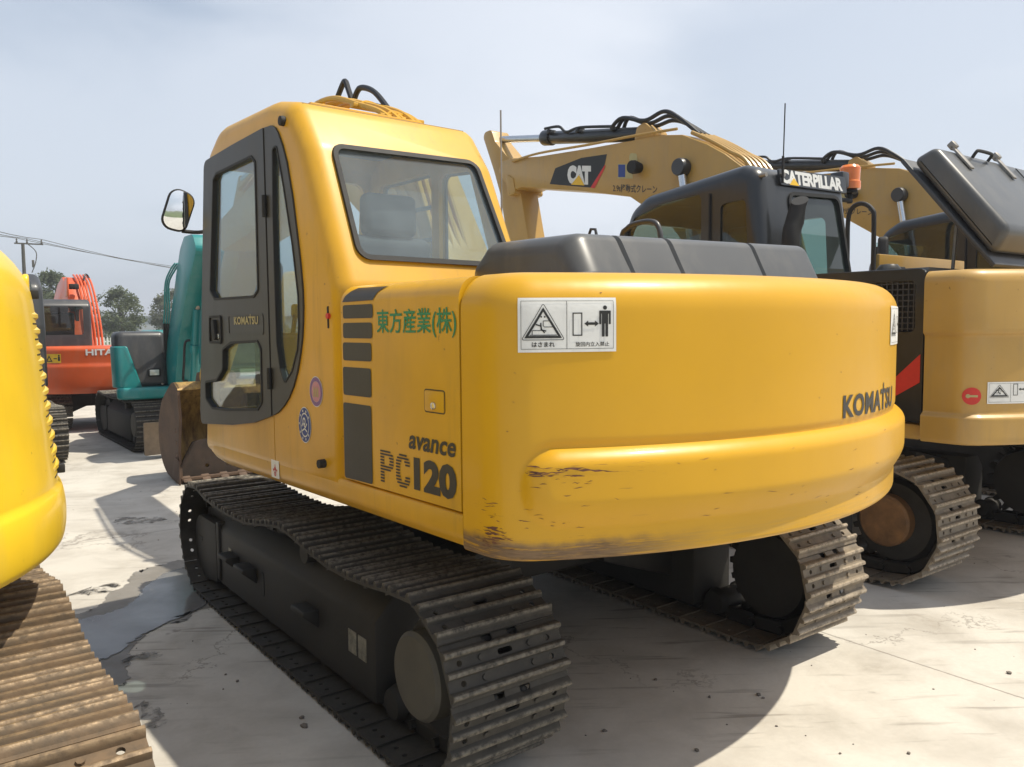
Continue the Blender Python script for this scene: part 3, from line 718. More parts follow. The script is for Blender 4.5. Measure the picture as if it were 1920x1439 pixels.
    for g, nm in ((gw, 'door_glass'), (gl, 'door_glass')):
        b = MB(); b.plate(inset(g, -.004), [], 'x', X0 + .004, X0 + .008); b.build(nm, 'glass', dr)
        b = MB(); b.plate(g, [inset(g, .012)], 'x', X0 - .016, X0 + .01); b.build('seal', 'rubber', dr)
    b = MB(); b.plate([(p[0] * 1, p[1]) for p in quart], [gq], 'x', X0 - .009, X0 + .02); qp = b.build('quarter_panel', 'trim', cab)
    b = MB(); b.plate(inset(gq, -.004), [], 'x', X0 + .004, X0 + .008); b.build('quarter_glass', 'glass', qp)
    b = MB(); b.plate(gq, [inset(gq, .008)], 'x', X0 - .012, X0 + .01); b.build('seal', 'rubber', qp)
    b = MB(); rc_ = fillet([(.60, 1.575), (.785, 1.575), (.775, 1.725), (.60, 1.725)], .02); b.plate(rc_, [inset(rc_, .012)], 'x', X0 - .020, X0 - .006)
    b.prism(fillet([(.66, 1.595), (.70, 1.595), (.72, 1.70), (.68, 1.705)], .012), 'x', X0 - .030, X0 - .012, .005); b.build('door_handle', 'rubber', dr)
    b = MB(); b.cyl((X0 - .02, .64, 1.615), (X0 - .008, .64, 1.615), .014, 12); b.build('keyhole', 'chrome', dr)
    b = MB(); pn = fillet([(.05, 1.625), (.50, 1.625), (.50, 1.725), (.05, 1.725)], .015); b.plate(pn, [inset(pn, .006)], 'x', X0 - .015, X0 - .010)
    b.build('name_panel', 'trim', dr)
    for zz in (1.42, 2.22): b = MB(); b.cyl((X0 - .018, -.012, zz - .05), (X0 - .018, -.012, zz + .05), .011, 10); b.build('hinge', 'rubber', dr)
    f = Flat(); f.text('KOMATSU', 0, 0, .31, .040, .03, 0, 1.05); f.poly([(.213,.03),(.219,.03),(.219,.051),(.213,.051)]); f.lay('lettering', lambda u, v: (X0 - .0155, .418 - u, 1.675 + v), 'decal_pale', dr)
    # rear window, windscreen, right windows
    b = MB(); b.plate(rw, [inset(rw, .022)], 'y', -.016, .03)
    for v in b.bm.verts: v.co.y += yw(v.co.z)
    b.build('window_seal', 'rubber', cab)
    f = Flat(); f.poly(inset(rw, .01)); f.lay('rear_window', lambda u, v: (u, yw(v) + .004, v), 'glass_rear', cab)
    f = Flat(); f.poly(inset(ws, -.01)); f.lay('windscreen', lambda u, v: (u, .97 - (v - 1.12) * .128, v), 'glass', cab)
    for g in (rg1, rg2):
        b = MB(); b.plate(inset(g, -.005), [], 'x', -.236, -.232); b.build('right_window', 'glass', cab)
        b = MB(); b.plate(inset(g, -.012), [inset(g, .012)], 'x', -.222, -.208); b.build('window_seal', 'rubber', cab)
    b = MB()
    for zz in (1.95, 2.15, 2.33): b.cyl((-.19, .11, zz), (-.19, .72, zz), .013, 8)
    for yy in (.11, .72): b.cyl((-.19, yy, 1.9), (-.19, yy - (.05 if yy > .5 else 0), 2.38), .013, 8)
    b.build('guard_bars', 'rubber', cab)
    b = MB(); b.box((-.73, .26, 1.075), (.93, 1.3, .05)); b.box((-.73, -.52, 1.42), (.9, .26, .70), .04); b.box((-.34, .32, 1.4), (.16, .7, .6), .05); b.build('cab_floor', 'liner', cab)
    b = MB(); b.box((-.73, .18, 2.645), (.88, .85, .02)); b.build('headliner', 'liner', cab)
    seat(cab, -.78, .02, 1.40, 0)
    b = MB(); b.box((-1.02, .36, 1.38), (.16, .5, .5), .05); b.tube([(-1.0, .55, 1.62), (-1.02, .57, 1.78), (-.98, .56, 1.86)], .016, 8); b.box((-.98, .56, 1.9), (.05, .06, .11), .02)
    for x in (-.82, -.64): b.tube([(x, .78, 1.1), (x, .74, 1.5), (x, .66, 1.72)], .014, 8); b.box((x, .655, 1.75), (.04, .05, .08), .016)
    b.build('control_console', 'rubber', cab)
    b = MB(); b.box((-.73, .255, 2.712), (.62, .62, .02), .008); b.build('roof_hatch', 'yellow', cab)
    b = MB(); b.cyl((X0 - .02, -.211, 2.569), (X0 + .01, -.211, 2.569), .022, 14, bevel=.004); b.build('rubber_stop', 'rubber', cab)
    b = MB(); b.cyl((X0 - .03, -.53, 1.082), (X0 + .01, -.53, 1.082), .019, 8); b.build('rubber_stop', 'rubber', cab)
    b = MB(); b.prism(fillet([(-.60, 1.655), (-.59, 1.655), (-.588, 1.74), (-.60, 1.75)], .003), 'x', X0 - .003, X0 + .01); kl = b.build('key_slot', 'rubber', cab)
    b = MB(); b.cyl((X0 - .012, -.604, 1.705), (X0, -.604, 1.705), .012, 12); b.build('red_knob', 'decal_red', kl)
    # two round stickers
    for (y, z, ry, rz_, c1) in ((-.468, 1.384, .063, .066, 'decal_purple'), (-.349, 1.230, .063, .080, 'decal_blue')):
        mp = lambda o: (lambda u, v: (X0 - o, y - u * ry, z + v * rz_))
        st = Flat().circle(0, 0, 1, 36).lay('round_sticker', mp(.002), 'decal_white', cab)
        Flat().circle(0, 0, .95, 36, .68).lay('sticker_ring', mp(.003), c1, st)
        f = Flat()
        if c1 == 'decal_purple':
            f2 = Flat().circle(0, 0, .66, 28); f2.lay('sticker_field', mp(.0028), simple('decal_pink', (.55, .25, .30)), st)
            for k in (-.28, 0, .28): f.poly([(k - .09, -.35), (k + .09, -.35), (k + .09, .12), (k, .38), (k - .09, .12)])
            f.lay('sticker_mark', mp(.004), 'decal_pale', st)
        else:
            f.circle(0, 0, .60, 28); f.lay('sticker_field', mp(.0028), 'decal_blue', st)
            f = Flat(); f.circle(-.05, .2, .22, 14, .12); f.line([(-.45, -.1), (-.2, .1), (.1, -.15), (.4, .1)], .09); f.line([(-.4, -.35), (0, -.2), (.4, -.35)], .08)
            for k in range(9): a = .6 + k * .62; f.rect(.8 * math.cos(a) - .06, .8 * math.sin(a) - .06, .12, .12)
            f.lay('sticker_mark', mp(.004), 'decal_white', st)
    # --- rail under the panels, deck, right hand side
    rsec = lambda y, zb, dx: [(x, y, z) for x, z in fillet([(X0 + .004 + dx, 1.036), (X0 + .004 + dx, max(zb, .955)), (X0 + .04 + dx, zb), (-1.0, zb), (-1.0, 1.036)], [.012, .05, .03, 0, 0], 4, True)]
    b = MB(); b.rings([rsec(-1.522, .912, 0), rsec(.70, .912, 0), rsec(.84, .925, .004), rsec(.94, .965, .02), rsec(.985, 1.0, .05)])
    b.prism(fillet([(.93, .93), (.98, .99), (.98, 1.036), (.9, 1.036), (.9, .93)], [.03, .02, .01, 0, 0]), 'x', -1.18, -.3)
    ra = b.build('frame_rail', 'yellow', t, SW)
    f = Flat(); f.rect(0, 0, .09, .085); st = f.lay('rail_sticker', lambda u, v: side(.04, .945)(u, v, -.0015), 'decal_white', ra)
    f = Flat(); f.line([(.02, .04), (.07, .04)], .006); f.line([(.045, .065), (.045, .015)], .006); f.line([(.025, .03), (.045, .055), (.065, .03)], .006); f.circle(.045, .02, .012, 10, .007); f.lay('sticker_mark', lambda u, v: side(.04, .945)(u, v, -.0005), 'decal_red', st)
    b = MB(); b.box((0, -.2, .955), (2.0, 2.5, .06)); b.box((0.02, .3, 1.2), (.42, .9, .5)); b.build('revolving_frame', 'frame', t, SW)
    b = MB(); b.box((.74, .35, 1.36), (1.0, 1.4, .64), .06, seg=3); b.box((.74, -.52, 1.43), (1.0, .35, .78), .05, seg=3); b.build('tank_housing', 'yellow', t, SW)
    b = MB(); b.box((1.15, -1.12, 1.43), (.19, .8, .77), .05, seg=3); b.build('right_panel', 'yellow', t, SW)
    # --- engine hood, dark, with three cross grooves
    def hs_(x):
        k = 0.
        for g in (-.41, -.10, .49): k = max(k, 1 - min(1, abs(x - g) / .012))
        return .022 * k
    xs = [-.685 + 1.70 * i / 170 for i in range(171)]; rs = []
    for x in xs:
        e = min(x - xs[0], xs[-1] - x); r = .10; q = (r - math.sqrt(max(0, r * r - (r - e) ** 2))) * .8 if e < r else 0.
        d = hs_(x) + q; zt2 = 2.01 + .04 * (x + .68) / 1.7
        rs.append([(x, p[0], p[1]) for p in fillet([(-1.55 + d * .6, 1.80), (-1.52 + d, 1.86), (-1.43 + d, zt2 - d), (-.90 - d, zt2 + .005 - d), (-.80 - d, 1.90), (-.80 - d, 1.80)], [0, .03, .06, .06, .05, 0], 4, True)])
    b = MB(); b.rings(rs); hd = b.build('engine_hood', 'grey', t, SW, 45)
    b = MB(); b.box((.16, -1.56, 1.838), (1.68, .08, .02), .004); b.build('hood_seal', 'rubber', hd)
    # --- mirror
    b = MB(); ov = fillet([(-.085, -.12), (.06, -.12), (.085, .10), (-.06, .13)], [.06, .05, .06, .06], 6); b.pillow(ov, 'y', .02, .035, .012)
    mm = Matrix.Translation((-1.30, 1.10, 2.325)) @ Matrix.Rotation(R_(-10), 4, 'Z') @ Matrix.Rotation(R_(3), 4, 'X') @ Matrix.Rotation(R_(12), 4, 'Y')
    b2 = MB(); b2.pillow(ov, 'y', .0, .04, .015); bmesh.ops.transform(b2.bm, matrix=mm, verts=b2.bm.verts); b.bm.free()
    b2.tube([(-1.28, 1.12, 2.21), (-1.20, 1.09, 2.205), (-1.17, .93, 2.205)], .011, 8, 4); b2.box((-1.185, .93, 2.22), (.04, .05, .09), .01); mi = b2.build('mirror', 'rubber', t, SW)
    f = Flat(); f.poly(inset(ov, .010)); f.lay('mirror_face', lambda u, v: mm @ Vector((u, -.012 + (u * u + v * v) * .75, v)), 'mirror', mi, 0, .02)
    # --- boom, arm, bucket
    bx = .20
    bo = fillet([(.30, 1.30), (.12, 1.55), (.45, 2.15), (.80, 2.72), (1.25, 3.00), (1.85, 3.17), (2.5, 3.12), (4.10, 2.66), (4.18, 2.48), (4.05, 2.38), (2.3, 2.66), (1.65, 2.62), (1.15, 2.28), (.62, 1.38)], [.12, .12, .4, .4, .4, .4, .4, .08, .08, .08, .4, .4, .4, .1], 4)
    bm_ = boom(t, bo, bx, .38, 'yellow', SW)
    for i in range(5):
        x = bx - .18 + i * .055; q = .012 * (i % 2); b = MB(); b.tube([(x, .40, 2.0), (x, .66, 2.55), (x, .84, 2.86 + q), (x, 1.03, 3.035 + q), (x, 1.35, 3.165 + q), (x, 1.85, 3.315 - q), (x, 2.4, 3.25), (x, 3.6, 2.90)], .019, 8, 6); b.build('hydraulic_pipe', 'yellow', bm_)
    for y, z_ in ((1.05, 2.99), (1.40, 3.13), (2.0, 3.25)): b = MB(); b.box((bx - .06, y, z_ + .04), (.34, .06, .03), .006); b.tube([(bx - .18, y, z_ + .03), (bx - .12, y, z_ + .075), (bx - .02, y + .03, z_ + .075), (bx + .06, y, z_ + .04)], .016, 6, 4); b.build('pipe_clamp', 'yellow', bm_)
    for x, yo in ((bx - .21, 0), (bx - .245, .05), (bx - .28, .1)): b = MB(); b.tube([(x, .34 + yo, 1.5), (x, .62 + yo, 2.2), (x, .9 + yo, 2.62), (x, 1.5, 2.9)], .017, 8, 6); b.build('hydraulic_hose', 'yellow', bm_)
    for px in ([(bx, 2.16, 3.28), (bx, 2.08, 3.36), (bx, 1.96, 3.47), (bx, 1.91, 3.485), (bx, 1.87, 3.42), (bx, 1.80, 3.30)], [(bx, 1.80, 3.30), (bx, 1.74, 3.37), (bx, 1.66, 3.385), (bx, 1.48, 3.31), (bx, 1.28, 3.14)]):
        b = MB(); b.tube(px, .021, 8, 6); b.build('hydraulic_hose', 'hose', bm_)
    for sx in (-.06, .46):
        b = MB(); b.cyl((sx, .85, 1.15), (sx, 1.55, 2.2), .062, 18); b.build('boom_cylinder', 'yellow', t, SW)
        b = MB(); b.cyl((sx, 1.5, 2.13), (sx, 1.82, 2.62), .036, 14); b.build('cylinder_rod', 'chrome', t, SW)
    b = MB(); b.cyl((bx, 2.2, 3.36), (bx, 3.1, 3.22), .058, 18); b.build('arm_cylinder', 'yellow', t, SW)
    b = MB(); b.cyl((bx, 3.05, 3.225), (bx, 3.95, 3.05), .034, 14); b.build('cylinder_rod', 'chrome', t, SW)
    ar = fillet([(3.85, 3.06), (4.0, 3.10), (4.32, 2.6), (5.33, 1.12), (5.22, 1.02), (4.12, 2.25), (4.0, 2.45)], .07, 4); boom(t, ar, bx + .10, .25, 'yellow', SW, 'arm')
    bucket(t, (.36, 5.35, 0), .92, SW)
    # --- right side handrail, small work lamp, aerial
    b = MB(); b.tube([(1.05, -.05, 1.7), (1.05, -.09, 2.18), (1.05, -.14, 2.26), (1.05, -.22, 2.285), (1.05, -.34, 2.285), (1.05, -.40, 2.24), (1.05, -.42, 2.1), (1.05, -.42, 1.7)], .017, 10, 4); b.build('handrail', 'charcoal', t, SW)
    b = MB(); b.box((1.0, .10, 2.205), (.03, .13, .05), .01); b.tube([(1.0, .02, 1.7), (1.0, .05, 2.2)], .012, 8); b.tube([(1.0, .08, 2.24), (1.0, .09, 2.275), (1.0, .13, 2.28), (1.0, .15, 2.24)], .01, 6); b.build('lamp_bracket', 'charcoal', t, SW)
    b = MB(); b.cyl((-.195, -.435, 2.0), (-.195, -.435, 2.735), .0045, 6); b.cyl((-.195, -.435, 2.0), (-.195, -.435, 2.2), .009, 8); b.build('aerial', 'steel', t, SW)
    return t
def bucket(t, loc, w, rz, mats=('bucket', 'bucket_worn')):
    x, y, z = loc; tmp = [(-.16, 1.02), (-.02, 1.08), (.16, 1.0), (.42, .82), (.55, .52), (.48, .22), (.25, .05), (-.12, .02)]
    o = [(p.x, p.y) for p in catmull([Vector((a, b, 0)) for a, b in tmp], 6)]; th = .03
    inner = [(a[0] - (th if i > 8 else th * .3), a[1] - th * (.6 if a[1] > .5 else -.6)) for i, a in enumerate(o)]
    b = MB(); b.prism([(y + p[0], z + p[1]) for p in o] + [(y + p[0], z + p[1]) for p in reversed(inner)], 'x', x - w / 2, x + w / 2); bk = b.build('bucket', mats[1], t, rz)
    sp = [(y + p[0], z + p[1]) for p in o] + [(y - .17, z + .0), (y - .13, z + .35), (y - .20, z + .7)]
    for s in (-1, 1):
        b = MB(); b.prism(sp, 'x', x + s * (w / 2 - .025), x + s * (w / 2 + .003))
        b.prism([(y - .24, z + .0), (y - .24, z + .24), (y - .10, z + .30), (y + .05, z + .04)], 'x', x + s * w / 2 - .02, x + s * (w / 2 + .035), .006)
        for q in range(3): b.cyl((x + s * w / 2 - .04, y - .16, z + .32 + .13 * q), (x + s * (w / 2 + .03), y - .16, z + .32 + .13 * q), .025, 8)
        b.build('side_plate', mats[0], bk)
    b = MB(); lip = [(x - w / 2, 0)]
    b.box((x, y - .14, z + .05), (w, .10, .035), .006); b.build('cutting_edge', mats[0], bk)
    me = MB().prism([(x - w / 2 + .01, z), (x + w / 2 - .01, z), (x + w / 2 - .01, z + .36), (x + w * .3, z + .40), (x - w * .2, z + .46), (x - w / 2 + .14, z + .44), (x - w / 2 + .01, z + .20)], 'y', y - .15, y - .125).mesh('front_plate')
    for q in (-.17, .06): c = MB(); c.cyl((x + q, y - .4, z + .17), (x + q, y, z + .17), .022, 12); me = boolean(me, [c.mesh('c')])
    mkobj('shade_plate', me, 'bucket_shade', bk)  # dark plate stands in for the shaded bottom of the bucket's inside
    for i in range(5):
        xx = x - w / 2 + .06 + (w - .12) * i / 4; b = MB(); b.prism([(y - .18, z + .02), (y - .06, z + .02), (y - .06, z + .11), (y - .12, z + .10), (y - .24, z + .025)], 'x', xx - .045, xx + .045, .01); b.build('tooth', mats[0], bk)
    for s in (-.16, .16):
        b = MB(); b.prism(fillet([(y - .16, z + 1.02), (y + .18, z + .96), (y + .06, z + 1.17), (y - .12, z + 1.19)], .05), 'x', x + s - .02, x + s + .02); b.build('hinge_ear', mats[0], bk)
    return bk
near = build_near()
# ---------------------------------------------------------------- the two buff excavators with black cabs
def build_buff():
    t = thing('crawler_excavator', 'buff yellow excavator with black cab, raised grey engine hood and orange beacon', 'excavator', (3.47, .1, 0), 0, GRP)
    X0 = -1.25; TP = [(1.1, .68), (.8, .675), (.45, .685), (.2, .70), (-.09, .72), (-.35, .70), (-.6, .685), (-.85, .685), (-1.1, .695)]
    for s in (-1, 1): track(t, s * 1.0, s, yf=1.30, yr=-1.26, zc=.40, r=.315, top=TP, shoe='track_tan', hub='rustdisc', holes=True, phase=.45, jitter=.02)
    undercarriage(t, 1.0)
    plan = tail_plan(2.15, 1.25, -1.5, .16); tot = plan[-1][2]
    def relief(s, z):
        return .022 * sstep(1.575, 1.60, z) + .030 * sstep(1.135, 1.105, z)
    zs = [.95, .955, .965, .98, 1.0, 1.05, 1.09, 1.10, 1.108, 1.116, 1.124, 1.132, 1.14, 1.16, 1.3, 1.45, 1.56, 1.572, 1.58, 1.586, 1.592, 1.60, 1.62, 1.75, 1.88] + [1.89 + .07 * math.sin(math.pi / 2 * i / 7) for i in range(8)]
    cw = counterweight(t, plan, .95, 1.96, .07, .03, relief, 'buff', 0, zs)
    def cwp(s, z, o):
        p, n = plan_at(plan, s); d = relief(s, z) + o; return (p.x + n.x * d, p.y + n.y * d, z)
    sx = lambda x: min((abs(p.x - x) + (0 if p.y < -1.5 else 9), s) for p, n, s in refine(plan, .004))[1]
    s1 = sx(-1.13)
    warn_sticker(cw, lambda u, v, o: cwp(s1 - .025 + u, 1.19 + v, o), .29, .125, 0, False, .03)
    st = Flat().circle(0, 0, .05, 24).lay('round_sticker', lambda u, v: cwp(s1 - .11 + u, 1.235 + v, .003), 'decal_red', cw, 0, .015)
    Flat().rect(-.03, -.006, .06, .012).circle(-.02, .0, .012, 10).lay('sticker_mark', lambda u, v: cwp(s1 - .11 + u, 1.235 + v, .005), 'decal_pale', st, 0, .015)
    # black side panel with a mesh vent and a red stripe
    po = fillet([(-1.49, 1.06), (-1.49, 1.975), (-.35, 1.985), (-.35, 1.06)], .03); vent = fillet([(-1.44, 1.60), (-1.435, 1.91), (-1.05, 1.905), (-1.05, 1.60)], .03)
    b = MB(); b.plate(po, [vent], 'x', X0 + .0, X0 + .04); b.prism([(X0 + .02, 1.955), (X0 + .05, 1.985), (1.1, 1.985), (1.1, 1.90), (X0 + .02, 1.90)], 'y', -1.49, -.33); pn = b.build('side_panel', 'black', t)
    b = MB(); y = -1.42
    while y < -1.06: b.box((X0 + .02, y, 1.755), (.008, .007, .3)); y += .034
    z = 1.62
    while z < 1.90: b.box((X0 + .018, -1.245, z), (.008, .38, .007)); z += .034
    b.build('vent_mesh', 'charcoal', pn); b = MB(); b.box((X0 + .2, -1.24, 1.75), (.02, .42, .34)); b.build('radiator', 'rubber', t)
    Flat().poly([(1.30, 1.02 + .17), (1.478, 1.30), (1.478, 1.47), (1.20, 1.20), (1.13, 1.10), (1.13, 1.065), (1.20, 1.065)]).lay('red_stripe', lambda u, v: (X0 - .003, -u, v), 'decal_red', pn)
    b = MB(); b.box((0, -.35, 1.0), (2.46, 2.26, .10), .03); b.build('frame_rail', 'buff', t)
    b = MB(); b.box((.1, -.95, 1.4), (2.0, 1.0, .7)); b.build('engine_bay', 'charcoal', t)
    b = MB(); b.box((.72, .35, 1.45), (1.0, 1.3, .82), .06, seg=3); b.build('tank_housing', 'buff', t)
    b = MB(); b.box((.45, -.62, 2.06), (1.35, .03, .22), .008); pl = b.build('bay_wall', 'buff', t)
    for x, w, h in ((-.02, .16, .12), (.42, .06, .10), (.83, .06, .13)):
        b = MB(); b.box((x, -.66, 2.02), (w, .06, h), .01); b.cyl((x, -.68, 2.05), (x, -.60, 2.05), .03, 10); b.build('bay_fitting', 'rubber', pl)
    b = MB(); b.lathe([(.01, 1.98), (.09, 1.98), (.09, 2.04), (.06, 2.08), (.01, 2.085)], (-.30, -.75, 0), 'z', 20); b.build('air_cap', 'grey', t)
    # cab
    out = fillet([(1.12, 1.05), (1.14, 2.25), (.97, 2.60), (.80, 2.70), (-.15, 2.80), (-.29, 2.74), (-.40, 1.95), (-.40, 1.05)], [0, .2, .2, .2, .12, .12, .1, 0], 5)
    x1 = -.13; dw = fillet([(.99, 2.40), (.90, 2.53), (.62, 2.60), (.20, 2.635), (.20, 1.55), (1.02, 1.55)], .05); qw = fillet([(.02, 2.53), (-.20, 2.545), (-.235, 2.0), (.02, 2.0)], .04)
    rw = fillet([(-.91, 2.60), (-.26, 2.625), (-.20, 1.9), (-.86, 1.9)], .07); ws = fillet([(-1.15, 1.3), (-.23, 1.3), (-.23, 2.5), (-1.15, 2.5)], .06); rg = fillet([(.9, 1.7), (.8, 2.5), (-.15, 2.5), (-.2, 1.7)], .06)
    me = cab_shell(out, X0, x1, .10, .05, [(dw, 'x', -1.4, -1.1), (qw, 'x', -1.4, -1.1), (rw, 'y', -.8, -.1), (ws, 'y', .6, 1.4), (rg, 'x', -.4, .1)])
    cab = mkobj('cab', me, 'black', t)
    yw = lambda z: -.40 + (z - 1.95) * .11 / .79
    for g, nm in ((dw, 'door_window'), (qw, 'side_window')):
        b = MB(); b.plate(inset(g, -.006), [], 'x', X0 + .012, X0 + .016); b.build(nm, 'glass_dark', cab)
    b = MB(); b.plate(inset(rg, -.006), [], 'x', x1 - .02, x1 - .016); b.build('right_window', 'glass_green', cab)
    Flat().poly(inset(rw, -.01)).lay('rear_window', lambda u, v: (u, yw(v) + .012, v), 'glass_green', cab)
    b = MB(); b.plate(inset(rw, -.012), [inset(rw, .014)], 'y', -.012, .02)
    for v in b.bm.verts: v.co.y += yw(v.co.z)
    b.build('window_seal', 'rubber', cab)
    Flat().poly(inset(ws, -.01)).lay('windscreen', lambda u, v: (u, 1.10, v), 'glass_green', cab)
    b = MB(); b.box((X0 - .006, .115, 2.02), (.02, .012, 1.2)); b.box((X0 - .006, 1.0, 2.0), (.02, .05, .9), .008); b.build('door_edge', 'rubber', cab)
    seat(cab, -.72, .15, 1.55, 0); b = MB(); b.box((-.7, .4, 1.1), (1.0, 1.2, .06)); b.box((-.7, -.2, 1.5), (.9, .2, .8), .04); b.build('cab_floor', 'rubber', cab)
    b = MB(); b.prism(fillet([(-1.01, 2.65), (-.155, 2.665), (-.155, 2.79), (-1.01, 2.765)], .015), 'y', -.028, -.010)
    for v in b.bm.verts: v.co.y += yw(v.co.z) + .01
    sg = b.build('sign_plate', 'black', cab)
    wy = lambda o: (lambda u, v: (-.99 + u, yw(2.67 + v) - .0195 - o, 2.663 + v + u * .012))
    f = Flat(); f.text('CATERPILLAR', 0, 0, .78, .102, .05, 0, .95); f.lay('lettering', wy(0), 'decal_white', sg)
    Flat().poly([(.085, -.006), (.205, -.006), (.145, .048)]).lay('triangle_mark', wy(.003), 'decal_yellow', sg)
    b = MB(); b.box((-.10, -.22, 2.78), (.10, .12, .13), .02); b.build('lamp_box', 'charcoal', cab)
    b = MB(); b.lathe([(.02, 0), (.060, 0), (.060, .025), (.02, .03)], (.08, -.2, 2.70), 'z', 20); b.cyl((.08, -.2, 2.62), (.08, -.2, 2.70), .02, 10); b.box((.0, -.2, 2.64), (.2, .04, .03), .008); bb = b.build('beacon', 'rubber', t)
    b = MB(); b.lathe([(.01, 0), (.082, 0), (.082, .06), (.075, .066), (.079, .17), (.062, .19), (.01, .192)], (.08, -.2, 2.73), 'z', 24); b.build('beacon_lens', 'amber', bb)
    for x in (-1.19, -.98):
        b = MB(); b.cyl((x, -.33, 2.70 + (x + 1.2) * .1), (x, -.27, 2.70 + (x + 1.2) * .1), .016, 10); b.build('grab_bolt', 'steel', cab)
    b = MB(); b.cyl((-1.0, -.33, 2.70), (-.985, -.33, 3.22), .0045, 6); b.cyl((-1.0, -.33, 2.66), (-1.0, -.33, 2.85), .009, 8); b.build('aerial', 'rubber', cab)
    b = MB(); b.tube([(-1.14, -.50, 1.95), (-1.14, -.50, 2.2), (-1.12, -.50, 2.32), (-1.07, -.52, 2.43)], .062, 16, 5)
    for v in b.bm.verts:
        if v.co.z > 2.36: v.co.z += (v.co.x + 1.14) * 1.1
    b.build('exhaust_pipe', 'rubber', t)
    # boom with cylinder, hoses, logo plate
    bo = [(.30, 1.5), (.25, 1.9), (.45, 2.6), (.70, 3.03), (.90, 3.18), (1.10, 3.30), (1.40, 3.44), (1.69, 3.49), (2.05, 3.505), (2.69, 3.54), (3.57, 3.60), (4.10, 3.665), (4.30, 3.66), (4.36, 3.55), (4.25, 3.42), (4.10, 3.27), (3.90, 3.295), (2.85, 3.11), (2.09, 2.95), (1.55, 2.62), (1.0, 2.0), (.62, 1.5)]
    xc, w = .08, .40; xl = xc - w / 2; bm_ = boom(t, bo, xc, w, 'buff', 0, 'boom', .012)
    b = MB(); b.prism(fillet([(2.15, 3.50), (2.1, 3.66), (2.0, 3.69), (1.75, 3.5)], .05), 'x', xc - .09, xc + .09, .008); b.build('cylinder_bracket', 'buff', bm_)
    b = MB(); b.cyl((xc, 3.62, 3.845), (xc, 2.10, 3.60), .075, 20, bevel=.008); b.cyl((xc, 3.70, 3.858), (xc, 3.55, 3.834), .09, 20, bevel=.01); cy = b.build('arm_cylinder', 'black', t)
    b = MB(); b.cyl((xc, 4.70, 4.02), (xc, 3.66, 3.85), .042, 16); b.build('cylinder_rod', 'chrome', cy)
    b = MB(); b.tube([(xc - .09, 3.58, 3.93), (xc - .09, 3.33, 3.905), (xc - .09, 3.20, 3.82), (xc - .09, 2.97, 3.825), (xc - .09, 2.45, 3.735)], .016, 8, 5); b.build('hydraulic_hose', 'hose', cy)
    for y, z in ((3.50, 3.90), (3.0, 3.82), (2.45, 3.73)):
        b = MB(); b.box((xc - .06, y, z - .02), (.11, .05, .05), .01); b.build('pipe_clamp', 'hose', cy)
    for k in range(3):
        x = xc - .10 + .06 * k; b = MB(); b.tube([(x, 2.46 - .03 * k, 3.72), (x, 2.30, 3.79 + .01 * k), (x, 1.98, 3.70 - .02 * k), (x, 1.72, 3.735 - .035 * k), (x, 1.52, 3.63 - .02 * k), (x, 1.27, 3.43)], .021, 8, 6); b.build('hydraulic_hose', 'hose', bm_)
    for k in range(5):
        x = xl + .05 + .075 * k; b = MB(); b.tube([(x, 1.32, 3.45), (x, 1.10, 3.335), (x, .88, 3.20), (x, .68, 3.06), (x, .42, 2.62), (x, .22, 1.95)], .020, 8, 6); b.build('hydraulic_pipe', 'buff', bm_)
    b = MB(); b.tube([(xl - .012, 4.05, 3.62), (xl - .012, 3.55, 3.63), (xl - .012, 2.7, 3.575), (xl - .012, 2.0, 3.54), (xl - .012, 1.45, 3.50)], .014, 8, 5); b.build('hydraulic_pipe', 'buff', bm_)
    fl = lambda o: (lambda u, v: (xl - o, u, v))
    lg = Flat().poly([(3.36, 3.256), (3.261, 3.417), (2.824, 3.459), (2.42, 3.431), (2.455, 3.325), (2.673, 3.121)]).lay('logo_panel', fl(.002), 'decal_black', bm_)
    Flat().poly([(2.455, 3.322), (2.437, 3.318), (2.467, 3.270), (2.611, 3.105), (2.673, 3.121)]).lay('red_stripe', fl(.004), 'decal_red', lg)
    f = Flat(); f.text('CAT', 0, 0, .385, .205, .085, 0, .9); f.lay('lettering', lambda u, v: (xl - .004, 3.050 - u, 3.212 + v - u * .17), 'decal_white', lg)
    Flat().poly([(2.985, 3.196), (2.855, 3.282), (2.765, 3.157)]).lay('triangle_mark', fl(.007), 'decal_yellow', lg)
    sk = Flat().poly([(2.254, 3.304), (2.056, 3.272), (2.043, 3.125), (2.261, 3.157)]).lay('boom_sticker', fl(.002), 'decal_pale', bm_)
    Flat().poly([(2.25, 3.296), (2.15, 3.28), (2.15, 3.155), (2.25, 3.17)]).lay('sticker_mark', fl(.004), 'decal_blue', sk)
    Flat().poly(fillet([(2.093, 3.389), (1.985, 3.36), (1.972, 3.25), (2.092, 3.287)], .03)).lay('boom_sticker', fl(.003), 'decal_pale', bm_)
    f = Flat(); f.text('2.9t移動式クレーン', 0, 0, .62, .082, .01); f.lay('lettering', lambda u, v: (xl - .003, 2.33 - u, 3.03 + v - u * .16), 'decal_dark', bm_)
    b = MB(); b.lathe([(.02, -.10), (.062, -.10), (.068, -.06), (.05, .02), (.02, .03)], (xl - .02, 1.95, 3.215), 'x', 20); b.build('work_lamp', 'rubber', bm_)
